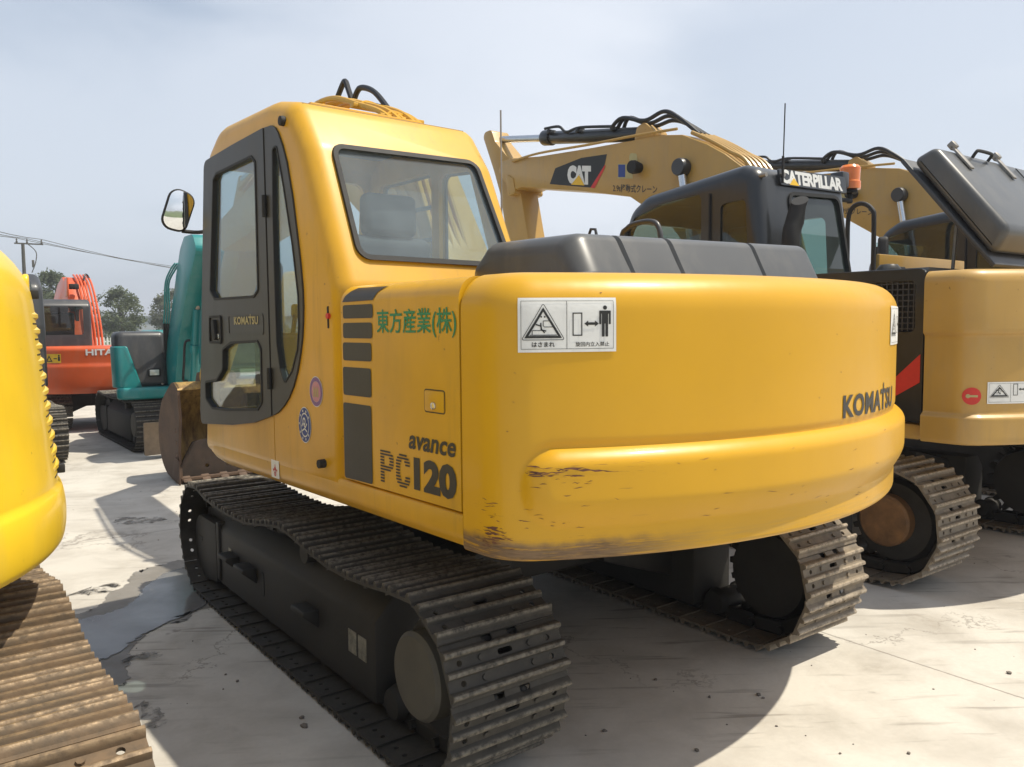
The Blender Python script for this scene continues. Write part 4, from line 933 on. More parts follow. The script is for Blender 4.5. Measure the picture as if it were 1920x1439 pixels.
    for s in (-1, 1):
        x = xc + s * (w / 2 + .05)
        b = MB(); b.lathe([(.02, -.055), (.075, -.055), (.085, -.03), (.085, .03), (.075, .055), (.02, .055)], (x, 1.36, 3.125), 'x', 22); ey = b.build('cylinder_eye', 'charcoal', t)
        b = MB(); b.cyl((x, 1.355, 3.07), (x, 1.22, 2.35), .038, 14); b.build('cylinder_rod', 'chrome', ey)
        b = MB(); b.cyl((x, 1.23, 2.42), (x, 1.0, 1.2), .07, 16); b.build('boom_cylinder', 'black', t)
    # arm hanging from the boom tip
    ar = fillet([(4.80, 4.10), (4.60, 4.11), (4.52, 3.95), (4.20, 3.66), (4.02, 3.32), (3.84, 2.62), (3.55, 1.2), (3.75, 1.15), (4.26, 2.66), (4.42, 3.30), (4.55, 3.6)], .06, 4)
    boom(t, ar, xc, .26, 'buff', 0, 'arm', .008)
    b = MB(); b.prism(fillet([(4.0, 3.24), (4.15, 3.22), (4.2, 3.5), (4.05, 3.42)], .03), 'x', xl - .01, xl + .42, .01); b.build('boom_tip_pin', 'buff', bm_)
    bucket(t, (xc, 3.75, .0), .9, 0)
    b = MB(); b.tube([(1.16, .20, 1.7), (1.16, .20, 2.55), (1.16, .22, 2.70), (1.16, .32, 2.77), (1.16, .42, 2.74), (1.16, .46, 2.62), (1.16, .46, 2.3), (1.16, .46, 1.7)], .022, 10, 4); b.build('handrail', 'rubber', t)
    return t
def hood_raised(t):
    sec = fillet([(-1.175, 2.70), (-1.33, 2.765), (-1.78, 2.21), (-1.69, 2.045)], [.04, .06, .07, .04], 5)
    b = MB(); b.pillow(sec, 'x', 2.62 - 3.47, 1.15, .045, 5); hd = b.build('engine_hood', 'grey', t)
    b = MB(); rim = [(-1.04 - .1, 2.715), (-1.62 - .1, 2.0)]; d = Vector((rim[1][0] - rim[0][0], rim[1][1] - rim[0][1])).normalized(); n = Vector((-d.y, d.x)) * .03
    b.prism([rim[0], rim[1], (rim[1][0] + n.x, rim[1][1] + n.y), (rim[0][0] + n.x, rim[0][1] + n.y)], 'x', 2.60 - 3.47, 1.16, .008); b.build('hood_rim', 'charcoal', hd)
    nrm = Vector((0, -.77, .64)); al = Vector((0, -.62, -.78))
    def P(x, s, h): q = Vector((x, -1.345, 2.755)) + al * s + nrm * h; return q
    for x in (-.62, .0):
        b = MB(); b.box(P(x, .07, .008), (.05, .20, .014), .003, ('X', R_(51.5))); b.box(P(x, -.035, .012), (.05, .05, .045), .008, ('X', R_(51.5))); b.build('hood_strap', 'steel', hd)
    b = MB(); b.tube([P(-.42, .03, 0), P(-.42, .02, .04), P(-.39, .015, .05), P(-.23, .015, .05), P(-.20, .02, .04), P(-.20, .03, 0)], .011, 8, 4); b.build('hood_handle', 'rubber', hd)
    b = MB(); b.tube([P(.02, .40, 0), P(.02, .38, .035), P(.05, .36, .05), P(.09, .38, .035), P(.09, .40, 0)], .011, 8, 4); b.build('hood_loop', 'rubber', hd)
    b = MB(); b.box(P(.22, .35, .004), (.012, .62, .008), 0, ('X', R_(51.5))); b.build('hood_rib', 'grey', hd)
    b = MB(); b.cyl((-.4, -1.25, 2.0), (-.4, -1.28, 2.5), .012, 8); b.build('hood_stay', 'steel', hd)
cat1 = build_buff()
cat2 = copy_tree(cat1); cat2.location = (6.85, -.2, 0)
cat2['label'] = 'second buff yellow excavator, behind the raised grey hood, black mirror on its cab'
hood_raised(cat1)
b = MB(); b.box((0, -1.05, 2.02), (1.5, .7, .1), .04, seg=3); b.build('engine_hood', 'grey', cat2)
b = MB(); b.pillow(fillet([(-.13, -.19), (.13, -.19), (.15, .19), (-.13, .17)], .06), 'y', -.05, .05, .03)
bmesh.ops.transform(b.bm, matrix=Matrix.Translation((-1.42, .85, 2.34)) @ Matrix.Rotation(R_(28), 4, 'Z') @ Matrix.Rotation(R_(12), 4, 'Y'), verts=b.bm.verts)
b.tube([(-1.38, .86, 2.2), (-1.32, .9, 2.02), (-1.24, .92, 1.95)], .012, 8, 4); b.build('mirror', 'rubber', cat2)

# ---------------------------------------------------------------- short tailed yellow excavator on the left
def build_left():
    t = thing('crawler_excavator', 'bright yellow excavator at the picture edge with ribbed louvres down its rounded tail corner', 'excavator', (-3.455, -.40, 0), 0, GRP)
    track(t, GA, 1, shoe='track_rust', phase=.12, jitter=.02); track(t, -GA, -1, shoe='track_rust', phase=.3, jitter=.02, holes=True); undercarriage(t, GA)
    R = 1.25
    def rad(z):
        r = R - .065 * (max(0, z - 1.15) / .8)
        if z < 1.13: r += .022 * math.sqrt(max(0, 1 - ((z - 1.03) / .10) ** 2)) if abs(z - 1.03) < .10 else 0
        if z > 1.75: r -= .30 * (1 - math.sqrt(max(0, 1 - ((z - 1.75) / .27) ** 2)))
        return r
    zs = [.93 + .0125 * i for i in range(18)] + [1.16 + i * .03 for i in range(19)] + [1.75 + .27 * math.sin(math.pi / 2 * i / 12) for i in range(13)]
    na = 150; rs = []
    LV = [1.845 - .058 * i for i in range(0)]
    for z in zs:
        ring = []
        for k in range(na + 1):
            a = R_(-190) + R_(230) * k / na; r = rad(z); ring.append((r * math.cos(a), r * math.sin(a) , z))
        rs.append(ring)
    b = MB(); b.rings(rs); bd = b.build('tail_cover', 'yellow2', t, 0, 45)
    z = 1.71
    for i in range(11):                           # louvres wrap round the corner
        zz = 1.705 - i * .052; r = rad(zz); pts = [((r - .016 - .014 * max(0, (-a - 8) / 10)) * math.cos(R_(a)), (r - .016 - .014 * max(0, (-a - 8) / 10)) * math.sin(R_(a)), zz) for a in range(-24, 25, 3)]
        b = MB(); b.tube(pts, [.004, .016] + [.026] * (len(pts) - 4) + [.020, .006], 10)
        for v in b.bm.verts: v.co.z = zz + (v.co.z - zz) * .72
        b.build('louvre', 'yellow2', bd)
        p2 = [((r + .0) * math.cos(R_(a)), (r + .0) * math.sin(R_(a)), zz - .026) for a in range(-14, 23, 3)]; b = MB(); b.tube(p2, .004, 6); b.build('louvre_slot', 'rubber', bd)
    for zz in (1.80, 1.19):
        r = rad(zz); b = MB(); b.pillow(fillet([(-.03, -.05), (.03, -.05), (.03, .05), (-.03, .05)], .028), 'y', 0, .02, .008)
        a = R_(-8); bmesh.ops.transform(b.bm, matrix=Matrix.Translation((r * math.cos(a), r * math.sin(a), zz)) @ Matrix.Rotation(a + R_(90), 4, 'Z'), verts=b.bm.verts); ca_ = b.build('lifting_recess', 'yellow2', bd)
        b = MB(); b.box(((r + .012) * math.cos(a), (r + .012) * math.sin(a), zz - .02), (.03, .02, .03), .004, ('Z', a)); b.build('recess_hole', 'rubber', ca_)
    b = MB(); b.box((-.6, .2, 1.5), (.9, 1.2, 1.0), .08, seg=3); b.box((-.62, .35, 2.25), (.88, 1.3, .9), .1, seg=3); b.build('cab', 'charcoal', t)
    b = MB(); b.box((.55, .55, 1.3), (.9, 1.1, .75), .08, seg=3); b.build('tank_housing', 'yellow2', t)
    boom(t, fillet([(.6, 1.2), (.5, 1.6), (1.6, 2.6), (2.6, 2.7), (4.2, 2.0), (4.1, 1.75), (2.5, 2.3), (1.8, 2.2), (.9, 1.2)], .1), .1, .3, 'yellow2', 0)
    boom(t, fillet([(4.0, 2.2), (4.25, 2.2), (4.9, .9), (4.7, .85)], .05), .1, .22, 'yellow2', 0, 'arm')
    bucket(t, (.1, 4.75, 0), .8, 0)
build_left()

# ---------------------------------------------------------------- excavators further back
def build_teal():
    t = thing('crawler_excavator', 'teal excavator facing the camera with raised boom, dark grey nose and dozer blade', 'excavator', (.85, 8.8, 0), 0, GRP)
    kw = dict(yf=1.35, yr=-.86, zc=.355, r=.275, top=[(1.0, .612), (.6, .605), (.3, .60), (0, .62), (-.3, .60), (-.6, .612)], w=.45, shoe='track', holes=False)
    for s in (-1, 1): track(t, s * .86, s, **kw)
    undercarriage(t, .86)
    b = MB(); b.box((.0, -1.58, .26), (2.2, .05, .42), .015); 
    for v in b.bm.verts: v.co.y += -.10 * ((v.co.z - .26) / .2) ** 2 + .05
    bl = b.build('dozer_blade', simple('muddy_blade', (.20, .15, .10), .75, 0, .3, 6), t)
    for s in (-1, 1): b = MB(); b.box((s * .35, -1.1, .32), (.10, .9, .12), .02); b.build('blade_arm', 'teal', bl)
    b = MB(); b.pillow(fillet([(-1.25, -.88), (-1.0, -1.0), (1.1, -1.0), (1.3, -.8), (1.25, .8), (.6, 1.3), (-.5, 1.2), (-1.02, .3)], .12), 'z', .71, .87, .04); b.build('skirt', 'teal', t)
    # nose: teal cheek, dark grey cover
    b = MB(); b.pillow(fillet([(-.58, -.86), (-1.20, -.82), (-1.23, -.62), (-1.06, .1), (-.85, .6), (-.58, .6)], [.08, .12, .15, .1, .1, .08]), 'z', .865, 1.615, .075)
    for v in b.bm.verts:
        if v.co.y < -.5: v.co.y += max(0, v.co.z - .9) * .12
    nose = b.build('nose_cover', 'charcoal', t)
    for o in (nose,): bmesh_ = o
    b = MB(); b.pillow(fillet([(-.93, -.88), (-1.215, -.84), (-1.25, -.62), (-1.08, .08), (-.9, .05)], [.02, .12, .15, .05, .02]), 'z', .862, 1.42, .02)
    for v in b.bm.verts:
        if v.co.x > -1.0 and v.co.y < -.7: v.co.x -= max(0, v.co.z - 1.05) * .42
        if v.co.y < -.5: v.co.y += max(0, v.co.z - .9) * .12
    b.build('cheek_panel', 'teal', t)
    b = MB(); b.box((-.76, -.845, 1.06), (.17, .04, .11), .015); lm = b.build('lamp_housing', 'rubber', nose); b = MB(); b.box((-.765, -.866, 1.06), (.12, .012, .075), .005); b.build('headlight', 'lens', lm)
    b = MB(); b.cyl((-.67, -.87, .90), (-.67, -.85, .90), .014, 8); b.build('plug', 'steel', nose)
    b = MB(); b.box((.1, .55, 1.25), (1.3, .8, .76), .06, seg=3); b.box((-.2, -.55, 1.0), (.5, .6, .3), .03); b.build('engine_housing', 'teal', t)
    b = MB(); b.box((.75, -.1, 1.85), (.85, 1.2, 1.6), .1, seg=3); b.build('cab', 'charcoal', t)
    yo = -8.8; xo = -.85
    bo = fillet([(8.35, .85), (8.1, 1.25), (7.86, 1.55), (7.34, 2.36), (7.12, 2.66), (6.92, 2.80), (6.55, 2.80), (6.4, 2.6), (6.9, 2.1), (7.35, 1.5), (7.6, .9)], .12)
    bm_ = boom(t, [(p[0] + yo, p[1]) for p in bo], -.36, .46, 'teal', 0)
    boom(t, fillet([(-2.35, 2.75), (-2.15, 2.7), (-2.0, 2.2), (-1.75, 1.2), (-1.9, 1.15), (-2.3, 2.0), (-2.5, 2.6)], .05), -.31, .24, 'teal', 0, 'arm')
    for k in range(3):
        x = -.62 + .03 * k; b = MB(); b.tube([(x - .03, -.98, 1.72), (x - .035, -1.08, 1.95), (x - .05, -1.22 + .03 * k, 2.25), (x - .01, -1.34, 2.42), (x + .03, -1.42, 2.5)], .011, 8, 5); b.build('hydraulic_pipe', 'teal', bm_)
        b = MB(); b.tube([(x + .03, -.72, 1.1), (x, -.86 + .02 * k, 1.4), (x - .03, -.98, 1.73)], .014, 8, 5); b.build('hydraulic_hose', 'hose', bm_)
    b = MB(); b.cyl((-.42, -1.50, .95), (-.42, -1.74, 1.90), .055, 16, bevel=.006); b.cyl((-.42, -1.60, 1.34), (-.42, -1.625, 1.44), .075, 12); cy = b.build('boom_cylinder', 'teal', t)
    b = MB(); b.cyl((-.42, -1.735, 1.88), (-.42, -1.86, 2.36), .030, 12); b.build('cylinder_rod', simple('creased_wrap', (.6, .5, .38), .7), cy)
    b = MB(); b.tube([(-.49, -1.62, 1.5), (-.55, -1.60, 1.46), (-.55, -1.52, 1.2), (-.53, -1.38, .98), (-.45, -1.25, .95)], .016, 8, 5); b.build('hydraulic_hose', 'hose', cy)
build_teal()
def build_orange():
    t = thing('crawler_excavator', 'orange excavator in the distance with white lettering and a dark framed cab', 'excavator', (.18, 12.1, 0), 0, GRP)
    kw = dict(yf=.95, yr=-.80, zc=.33, r=.25, top=[(.6, .565), (.3, .555), (0, .57), (-.3, .555), (-.6, .565)], w=.42, shoes=False, holes=False)
    for s in (-1, 1): track(t, s * .86, s, shoe='track', **kw)
    undercarriage(t, .86)
    plan = tail_plan(1.62, 1.15, -.9, .25); relief = lambda s, z: .02 * sstep(1.12, 1.05, z) - .03 * sstep(.75, .62, z)
    zs = [.63, .64, .66, .7, .75, .9, 1.03, 1.05, 1.07, 1.09, 1.11, 1.13, 1.2, 1.3] + [1.31 + .07 * math.sin(math.pi / 2 * i / 6) for i in range(7)]
    cw = counterweight(t, plan, .62, 1.38, .07, .02, relief, 'orange', 0, zs)
    at = lambda s, z, o=.003: (lambda p, n: (p.x + n.x * (o + relief(s, z)), p.y + n.y * (o + relief(s, z)), z))(*plan_at(plan, s))
    sx = lambda x: min((abs(p.x - x) + (0 if p.y < -.9 else 9), s) for p, n, s in refine(plan, .005))[1]
    f = Flat(); f.text('HITACHI', 0, 0, .68, .10, .03); f.lay('lettering', lambda u, v: at(sx(-.50) + u, 1.235 + v, .006), 'decal_white', cw, 0, .03)
    st = Flat().rect(0, 0, .25, .14).lay('warning_sticker', lambda u, v: at(sx(-1.03) + u, 1.125 + v, .004), 'decal_yellow', cw, 0, .03)
    f = Flat(); f.frame([(.02, .02), (.12, .02), (.07, .12)], .014); f.rect(.205, .03, .03, .07); f.circle(.22, .115, .014, 10); f.rect(.14, .06, .05, .015); f.lay('sticker_mark', lambda u, v: at(sx(-1.03) + u, 1.125 + v, .007), 'decal_black', st, 0, .03)
    b = MB(); b.box((0, -.2, 1.0), (2.2, 1.6, .72), .08, seg=3); b.build('engine_housing', 'orange', t)
    out = fillet([(.75, 1.0), (.75, 1.9), (.6, 2.13), (-.50, 2.15), (-.62, 2.05), (-.66, 1.0)], .1)
    rw = fillet([(-1.02, 2.03), (-.36, 2.03), (-.36, 1.56), (-1.02, 1.56)], .04)
    me = cab_shell(out, -1.12, -.24, .05, .05, [(rw, 'y', -.9, 1.2), (fillet([(.6, 1.5), (.55, 2.0), (-.5, 2.0), (-.5, 1.5)], .05), 'x', -1.4, 0)])
    cab = mkobj('cab', me, 'charcoal', t); Flat().poly(rw).lay('rear_window', lambda u, v: (u, -.625, v), 'glass_dark', cab)
    seat(cab, -.68, .0, 1.25, 0, 'rubber')
    bo = fillet([(.5, 1.0), (.35, 1.3), (.75, 2.2), (1.0, 2.5), (1.3, 2.62), (1.9, 2.5), (3.2, 1.9), (3.1, 1.7), (1.8, 2.15), (1.3, 2.1), (.9, 1.2)], .12)
    bm_ = boom(t, bo, -.20, .36, 'orange', 0)
    for k in range(5): x = -.16 + .055 * k; b = MB(); b.tube([(x + .02, .28, 1.2), (x + .02, .42, 1.7), (x, .68, 2.2), (x - .02, .95, 2.52), (x - .03, 1.3, 2.66)], .02, 8, 5); b.build('hydraulic_pipe', 'orange', bm_)
    b = MB(); b.tube([(-.08, .95, 2.55), (-.04, 1.0, 2.66), (.02, 1.1, 2.64), (.06, 1.0, 2.5)], .015, 6, 4); b.build('hydraulic_hose', 'hose', bm_)
    b = MB(); b.box((-.28, .72, 2.42), (.16, .10, .10), .02); b.build('boom_lamp', 'rubber', bm_)
    b = MB(); b.box((-.40, .68, 2.4), (.03, .3, .34), .01); b.build('lamp_guard', 'orange', bm_)
    boom(t, fillet([(3.1, 2.1), (3.3, 2.1), (3.9, .8), (3.7, .75)], .05), -.20, .22, 'orange', 0, 'arm'); bucket(t, (-.42, 3.75, 0), .7, 0)
build_orange()
def build_dark():
    t = thing('crawler_excavator', 'excavator with charcoal cab and teal skirt, mostly hidden behind the bright yellow tail', 'excavator', (-2.14, 8.75, 0), 0, GRP)
    kw = dict(yf=1.05, yr=-1.05, zc=.355, r=.275, top=[(.7, .615), (.3, .60), (0, .62), (-.3, .60), (-.7, .612)], w=.42, shoe='track', holes=True)
    for s in (-1, 1): track(t, s * .875, s, **kw)
    undercarriage(t, .875)
    b = MB(); b.pillow(fillet([(-1.0, -1.0), (.9, -1.0), (.9, 1.0), (-1.0, 1.0)], .2), 'z', .72, .88, .03); b.build('skirt', 'teal', t)
    out = fillet([(1.0, .9), (1.0, 1.9), (.7, 2.32), (-.6, 2.36), (-.85, 2.20), (-.95, 1.7), (-.95, .9)], [0, .2, .2, .2, .15, .2, 0])
    me = cab_shell(out, .0, .95, .09, .05, [(fillet([(.1, 2.25), (.82, 2.25), (.82, 1.6), (.1, 1.6)], .05), 'y', -1.2, 1.2), (fillet([(.8, 1.5), (.65, 2.3), (-.6, 2.3), (-.75, 1.5)], .05), 'x', .8, 1.2)])
    cab = mkobj('cab', me, 'charcoal', t); Flat().poly([(.1, 2.25), (.82, 2.25), (.82, 1.6), (.1, 1.6)]).lay('rear_window', lambda u, v: (u, -.90 + (v - 1.9) * .1, v), 'glass_dark', cab)
    b = MB(); b.box((-.5, -.2, 1.25), (.95, 1.5, .7), .08, seg=3); b.build('engine_housing', 'teal', t)
    b = MB(); b.tube([(1.0, .9, 1.4), (1.03, 1.0, 1.8), (1.02, .95, 2.2)], .014, 6, 4); b.box((1.05, .95, 2.15), (.05, .1, .25), .02); b.build('mirror', 'rubber', t)
build_dark()
# ---------------------------------------------------------------- the yard
def concrete():
    m, nt, out = nt_new('concrete_yard'); v = coords(nt); t = N(nt, 'ShaderNodeTexCoord'); sp = N(nt, 'ShaderNodeSeparateXYZ'); L(nt, t.outputs['Object'], sp.inputs[0]); X, Y, Z = sp.outputs
    big = noise(nt, v, .35, 6, .55, .4); mid = noise(nt, v, 2.2, 7, .6, .3); fine = noise(nt, v, 45, 4, .6)
    c = mix(nt, ramp(nt, big, .3, .7), (.48, .45, .40), (.59, .56, .50))
    c = mix(nt, math_(nt, 'MULTIPLY', ramp(nt, mid, .42, .68), .65), c, (.34, .31, .265))
    # scuff marks dragged by the tracks
    rt = coords2(nt, (.8, 8, 1), R_(34)); sc = noise(nt, rt, 2.1, 5, .55, .15); ar = noise(nt, v, .55, 3)
    sf = math_(nt, 'MULTIPLY', ramp(nt, sc, .57, .66), ramp(nt, ar, .40, .56))
    c = mix(nt, math_(nt, 'MULTIPLY', sf, .62), c, (.20, .18, .155))
    rt2 = coords2(nt, (9, .9, 1), R_(14)); sc2 = noise(nt, rt2, 1.7, 5, .6, .2)
    c = mix(nt, math_(nt, 'MULTIPLY', math_(nt, 'MULTIPLY', ramp(nt, sc2, .66, .72), ramp(nt, ar, .58, .42)), .3), c, (.24, .22, .2))
    # pale dust and stains
    c = mix(nt, math_(nt, 'MULTIPLY', ramp(nt, noise(nt, v, 1.1, 7, .65, .6), .56, .72), .55), c, (.60, .565, .50))
    spots = noise(nt, v, 5.5, 3, .5); c = mix(nt, math_(nt, 'MULTIPLY', ramp(nt, spots, .71, .76), .55), c, (.17, .15, .13))
    c = mix(nt, math_(nt, 'MULTIPLY', ramp(nt, fine, .3, .7), .12), c, (.3, .28, .25))
    vo = N(nt, 'ShaderNodeTexVoronoi'); vo.feature = 'DISTANCE_TO_EDGE'; vo.inputs['Scale'].default_value = .42
    wv = N(nt, 'ShaderNodeVectorMath', operation='ADD'); L(nt, v, wv.inputs[0]); cw_ = N(nt, 'ShaderNodeCombineXYZ')
    for i, q in enumerate((2.6, 3.1)): L(nt, math_(nt, 'MULTIPLY', noise(nt, v, q, 5, .7), .9), cw_.inputs[i])
    L(nt, cw_.outputs[0], wv.inputs[1]); L(nt, wv.outputs[0], vo.inputs['Vector'])
    ck = math_(nt, 'MULTIPLY', maprange(nt, vo.outputs['Distance'], .006, .002), ramp(nt, noise(nt, v, .8, 3), .5, .58)); c = mix(nt, math_(nt, 'MULTIPLY', ck, .5), c, (.15, .13, .11))
    oil = math_(nt, 'MULTIPLY', ramp(nt, noise(nt, v, 1.35, 5, .6, .8), .60, .72), ramp(nt, noise(nt, v, 14, 6, .7), .35, .6)); c = mix(nt, math_(nt, 'MULTIPLY', oil, .45), c, (.21, .175, .135))
    # saw-cut joints
    j = None
    for ax, p, per, wob in ((X, 1.255 - 2.5, 5.0, .012), (Y, 3.2 - 6, 12.0, .010)):
        q = math_(nt, 'ADD', math_(nt, 'SUBTRACT', ax, p), math_(nt, 'MULTIPLY', math_(nt, 'SUBTRACT', fine, .5), wob))
        d = math_(nt, 'ABSOLUTE', math_(nt, 'SUBTRACT', math_(nt, 'MODULO', math_(nt, 'ADD', q, per * 40), per), per / 2))
        jj = maprange(nt, d, .009, .004); j = jj if j is None else math_(nt, 'MAXIMUM', j, jj)
    c = mix(nt, math_(nt, 'MULTIPLY', j, .55), c, (.14, .12, .10))
    h = math_(nt, 'SUBTRACT', math_(nt, 'ADD', math_(nt, 'MULTIPLY', fine, .25), math_(nt, 'MULTIPLY', mid, .6)), math_(nt, 'MULTIPLY', j, 1.5))
    bsdf(nt, out, c, math_(nt, 'ADD', math_(nt, 'MULTIPLY', mid, .2), .72), 0, bump(nt, h, .22, .006), 0, .3); return m
def soft(nt, out, v, amt):
    """fray the rim of a stain with noise"""
    p = out.inputs[0].links[0].from_socket; tr = N(nt, 'ShaderNodeBsdfTransparent'); ms = N(nt, 'ShaderNodeMixShader'); at = N(nt, 'ShaderNodeAttribute'); at.attribute_name = 'core'
    a = math_(nt, 'ADD', at.outputs['Fac'], math_(nt, 'MULTIPLY', math_(nt, 'SUBTRACT', noise(nt, v, 24, 6, .7), .5), 1.6))
    L(nt, math_(nt, 'MULTIPLY', maprange(nt, a, .35, .6), amt), ms.inputs[0]); L(nt, tr.outputs[0], ms.inputs[1]); L(nt, p, ms.inputs[2]); L(nt, ms.outputs[0], out.inputs[0])
def wet(name, rough, col, edge):
    m, nt, out = nt_new(name); v = coords(nt); n = noise(nt, v, 2.5, 6, .6, .4)
    c = mix(nt, ramp(nt, n, .35, .65), col, tuple(x * .72 for x in col))
    bsdf(nt, out, c, math_(nt, 'ADD', math_(nt, 'MULTIPLY', ramp(nt, n, .4, .7), edge), rough), 0, bump(nt, noise(nt, v, 9, 4), .05, .004), 0, .5); soft(nt, out, v, .95); return m
def sheet(name, poly, z, mat, n=8, wob=.02):
    pts = [(p.x, p.y) for p in catmull([Vector((a, b, 0)) for a, b in poly], n, True)]
    r2 = random.Random(len(poly)); pts = [(x + r2.uniform(-wob, wob), y + r2.uniform(-wob, wob)) for x, y in pts]
    b = MB(); bm = b.bm; vs = [bm.verts.new((x, y, z)) for x, y in pts]
    for tr in tessellate_polygon([[Vector((x, y, 0)) for x, y in pts]]): bm.faces.new([vs[i] for i in tr])
    bmesh.ops.recalc_face_normals(bm, faces=bm.faces)
    for f in bm.faces:
        if f.normal.z < 0: f.normal_flip()
    k = len(pts); inn = inset(pts, .035); ob = b.bm; bm2 = bmesh.new(); lay = bm2.verts.layers.float.new('core')
    v0 = [bm2.verts.new((x, y, z)) for x, y in pts]; v1 = [bm2.verts.new((x, y, z)) for x, y in inn]
    for v in v1: v[lay] = 1.
    for i in range(k): bm2.faces.new((v0[i], v0[(i + 1) % k], v1[(i + 1) % k], v1[i]))
    for tr in tessellate_polygon([[Vector((x, y, 0)) for x, y in inn]]):
        try: bm2.faces.new([v1[i] for i in tr])
        except ValueError: pass
    bmesh.ops.recalc_face_normals(bm2, faces=bm2.faces)
    for f in bm2.faces:
        if f.normal.z < 0: f.normal_flip()
    ob.free(); me = bpy.data.meshes.new(name); bm2.to_mesh(me); bm2.free(); o = mkobj(name, me, mat); o['kind'] = 'structure'; return o
b = MB(); bmesh.ops.create_grid(b.bm, x_segments=8, y_segments=8, size=900); bmesh.ops.translate(b.bm, vec=(0, 0, -.03), verts=b.bm.verts)
g = b.build('ground', simple('rough_grass_ground', (.10, .13, .05), .9, 0, .5, .3, .3)); g['kind'] = 'structure'
b = MB(); bmesh.ops.create_grid(b.bm, x_segments=4, y_segments=4, size=1)
for v in b.bm.verts: v.co.x = v.co.x * 30 + 5; v.co.y = v.co.y * 22.5 + 3; v.co.z = 0
g = b.build('concrete_yard', concrete()); g['kind'] = 'structure'
M['wet'] = wet('wet_concrete', .42, (.25, .23, .20), .25); M['water'] = wet('puddle_film', .14, (.19, .185, .175), .14)
def damp():
    m, nt, out = nt_new('damp_stain'); v = coords(nt); p = bsdf(nt, out, (.20, .18, .15), .55); tr = N(nt, 'ShaderNodeBsdfTransparent'); ms = N(nt, 'ShaderNodeMixShader')
    L(nt, math_(nt, 'MULTIPLY', ramp(nt, noise(nt, v, 9, 7, .7), .42, .6), .75), ms.inputs[0]); L(nt, tr.outputs[0], ms.inputs[1]); L(nt, p.outputs[0], ms.inputs[2]); L(nt, ms.outputs[0], out.inputs[0]); return m
M['damp'] = damp()
pud = [(-1.11, 2.22), (-1.25, 2.19), (-1.36, 2.16), (-1.48, 2.07), (-1.56, 1.85), (-1.68, 1.74), (-1.76, 1.55), (-1.87, 1.46), (-2.1, 1.40), (-2.3, 1.15), (-2.35, .8), (-2.25, .45), (-2.05, .25), (-1.86, .23), (-1.81, .43), (-1.75, .64), (-1.64, .83), (-1.54, .92), (-1.42, .90), (-1.32, 1.03), (-1.15, 1.1), (-.95, 1.3), (-.9, 1.7), (-1.0, 2.1)]
sheet('puddle', pud, .004, 'wet', 8, .012)
sheet('puddle', [(-1.12, 2.0), (-1.22, 1.98), (-1.34, 1.9), (-1.48, 1.70), (-1.59, 1.47), (-1.73, 1.35), (-1.88, 1.33), (-2.1, 1.2), (-2.2, .9), (-2.05, .62), (-1.84, .62), (-1.72, .76), (-1.61, .86), (-1.48, .95), (-1.37, 1.0), (-1.2, 1.15), (-1.0, 1.35), (-1.0, 1.8)], .008, 'water', 8, .01)
sheet('damp_patch', [(-1.25, 3.7), (-1.17, 3.9), (-1.01, 3.79), (-.88, 3.68), (-.89, 3.57), (-1.07, 3.53)], .004, 'damp')
sheet('damp_patch', [(-1.82, 1.84), (-1.73, 1.9), (-1.6, 1.89), (-1.62, 1.80), (-1.75, 1.77)], .004, 'damp')
sheet('damp_patch', [(-1.86, -.01), (-1.82, -.06), (-1.81, -.2), (-1.83, -.29), (-1.90, -.25)], .004, 'damp', 8, .006)
sheet('damp_patch', [(-1.77, .56), (-1.72, .57), (-1.65, .51), (-1.68, .45), (-1.75, .50)], .012, 'damp', 8, .005)
pb = MB(); rp = random.Random(5)
def stone(x, y, r):
    b = bmesh.new(); bmesh.ops.create_icosphere(b, subdivisions=1, radius=1)
    for v in b.verts: v.co *= rp.uniform(.7, 1.2)
    bmesh.ops.scale(b, vec=(r, r * rp.uniform(.6, 1), r * .6), verts=b.verts); pb.merge(b, Matrix.Translation((x, y, r * .35)) @ Matrix.Rotation(rp.uniform(0, 6), 4, 'Z'))
for x, y in [(.11, -1.24), (.17, -1.51), (.36, -1.63), (.19, -2.13), (-.23, -1.78), (.35, -1.66), (.4, -2.29), (-.41, -1.45), (.18, -1.85), (1.48, -2.21), (-1.37, -.67), (-1.35, -.58), (-1.47, .06), (-1.45, -.05), (-1.37, 3.2), (-1.1, 2.9)]: stone(x, y, rp.uniform(.006, .014))
stone(-1.373, -.66, .019)
for i in range(170): stone(rp.uniform(-3, 3.5), rp.uniform(-2.6, 6), rp.uniform(.002, .006))
o = pb.build('gravel', simple('grit', (.15, .13, .11), .8)); o['kind'] = 'stuff'; o['label'] = 'loose grit and small stones on the concrete'

# ---------------------------------------------------------------- planting, fence, pole, shed
def leafmat(name, a, b_):
    m, nt, out = nt_new(name); oi = N(nt, 'ShaderNodeNewGeometry'); v = coords(nt)
    c = mix(nt, oi.outputs['Random Per Island'], a, b_); c = mix(nt, ramp(nt, noise(nt, v, .9, 3), .35, .65), c, tuple(x * .6 for x in a))
    p = bsdf(nt, out, c, .6, 0, None, 0, .3); tr = N(nt, 'ShaderNodeBsdfTranslucent'); L(nt, c, tr.inputs[0]); ms = N(nt, 'ShaderNodeMixShader'); ms.inputs[0].default_value = .5
    L(nt, p.outputs[0], ms.inputs[1]); L(nt, tr.outputs[0], ms.inputs[2]); L(nt, ms.outputs[0], out.inputs[0]); return m
M['leaf'] = leafmat('leaves', (.14, .175, .09), (.28, .31, .18)); M['leaf2'] = leafmat('haze_paled_leaves', (.16, .18, .12), (.30, .31, .21)); M['bark'] = simple('bark', (.10, .08, .06), .9)  # greens paled to put distance haze into the leaf colour
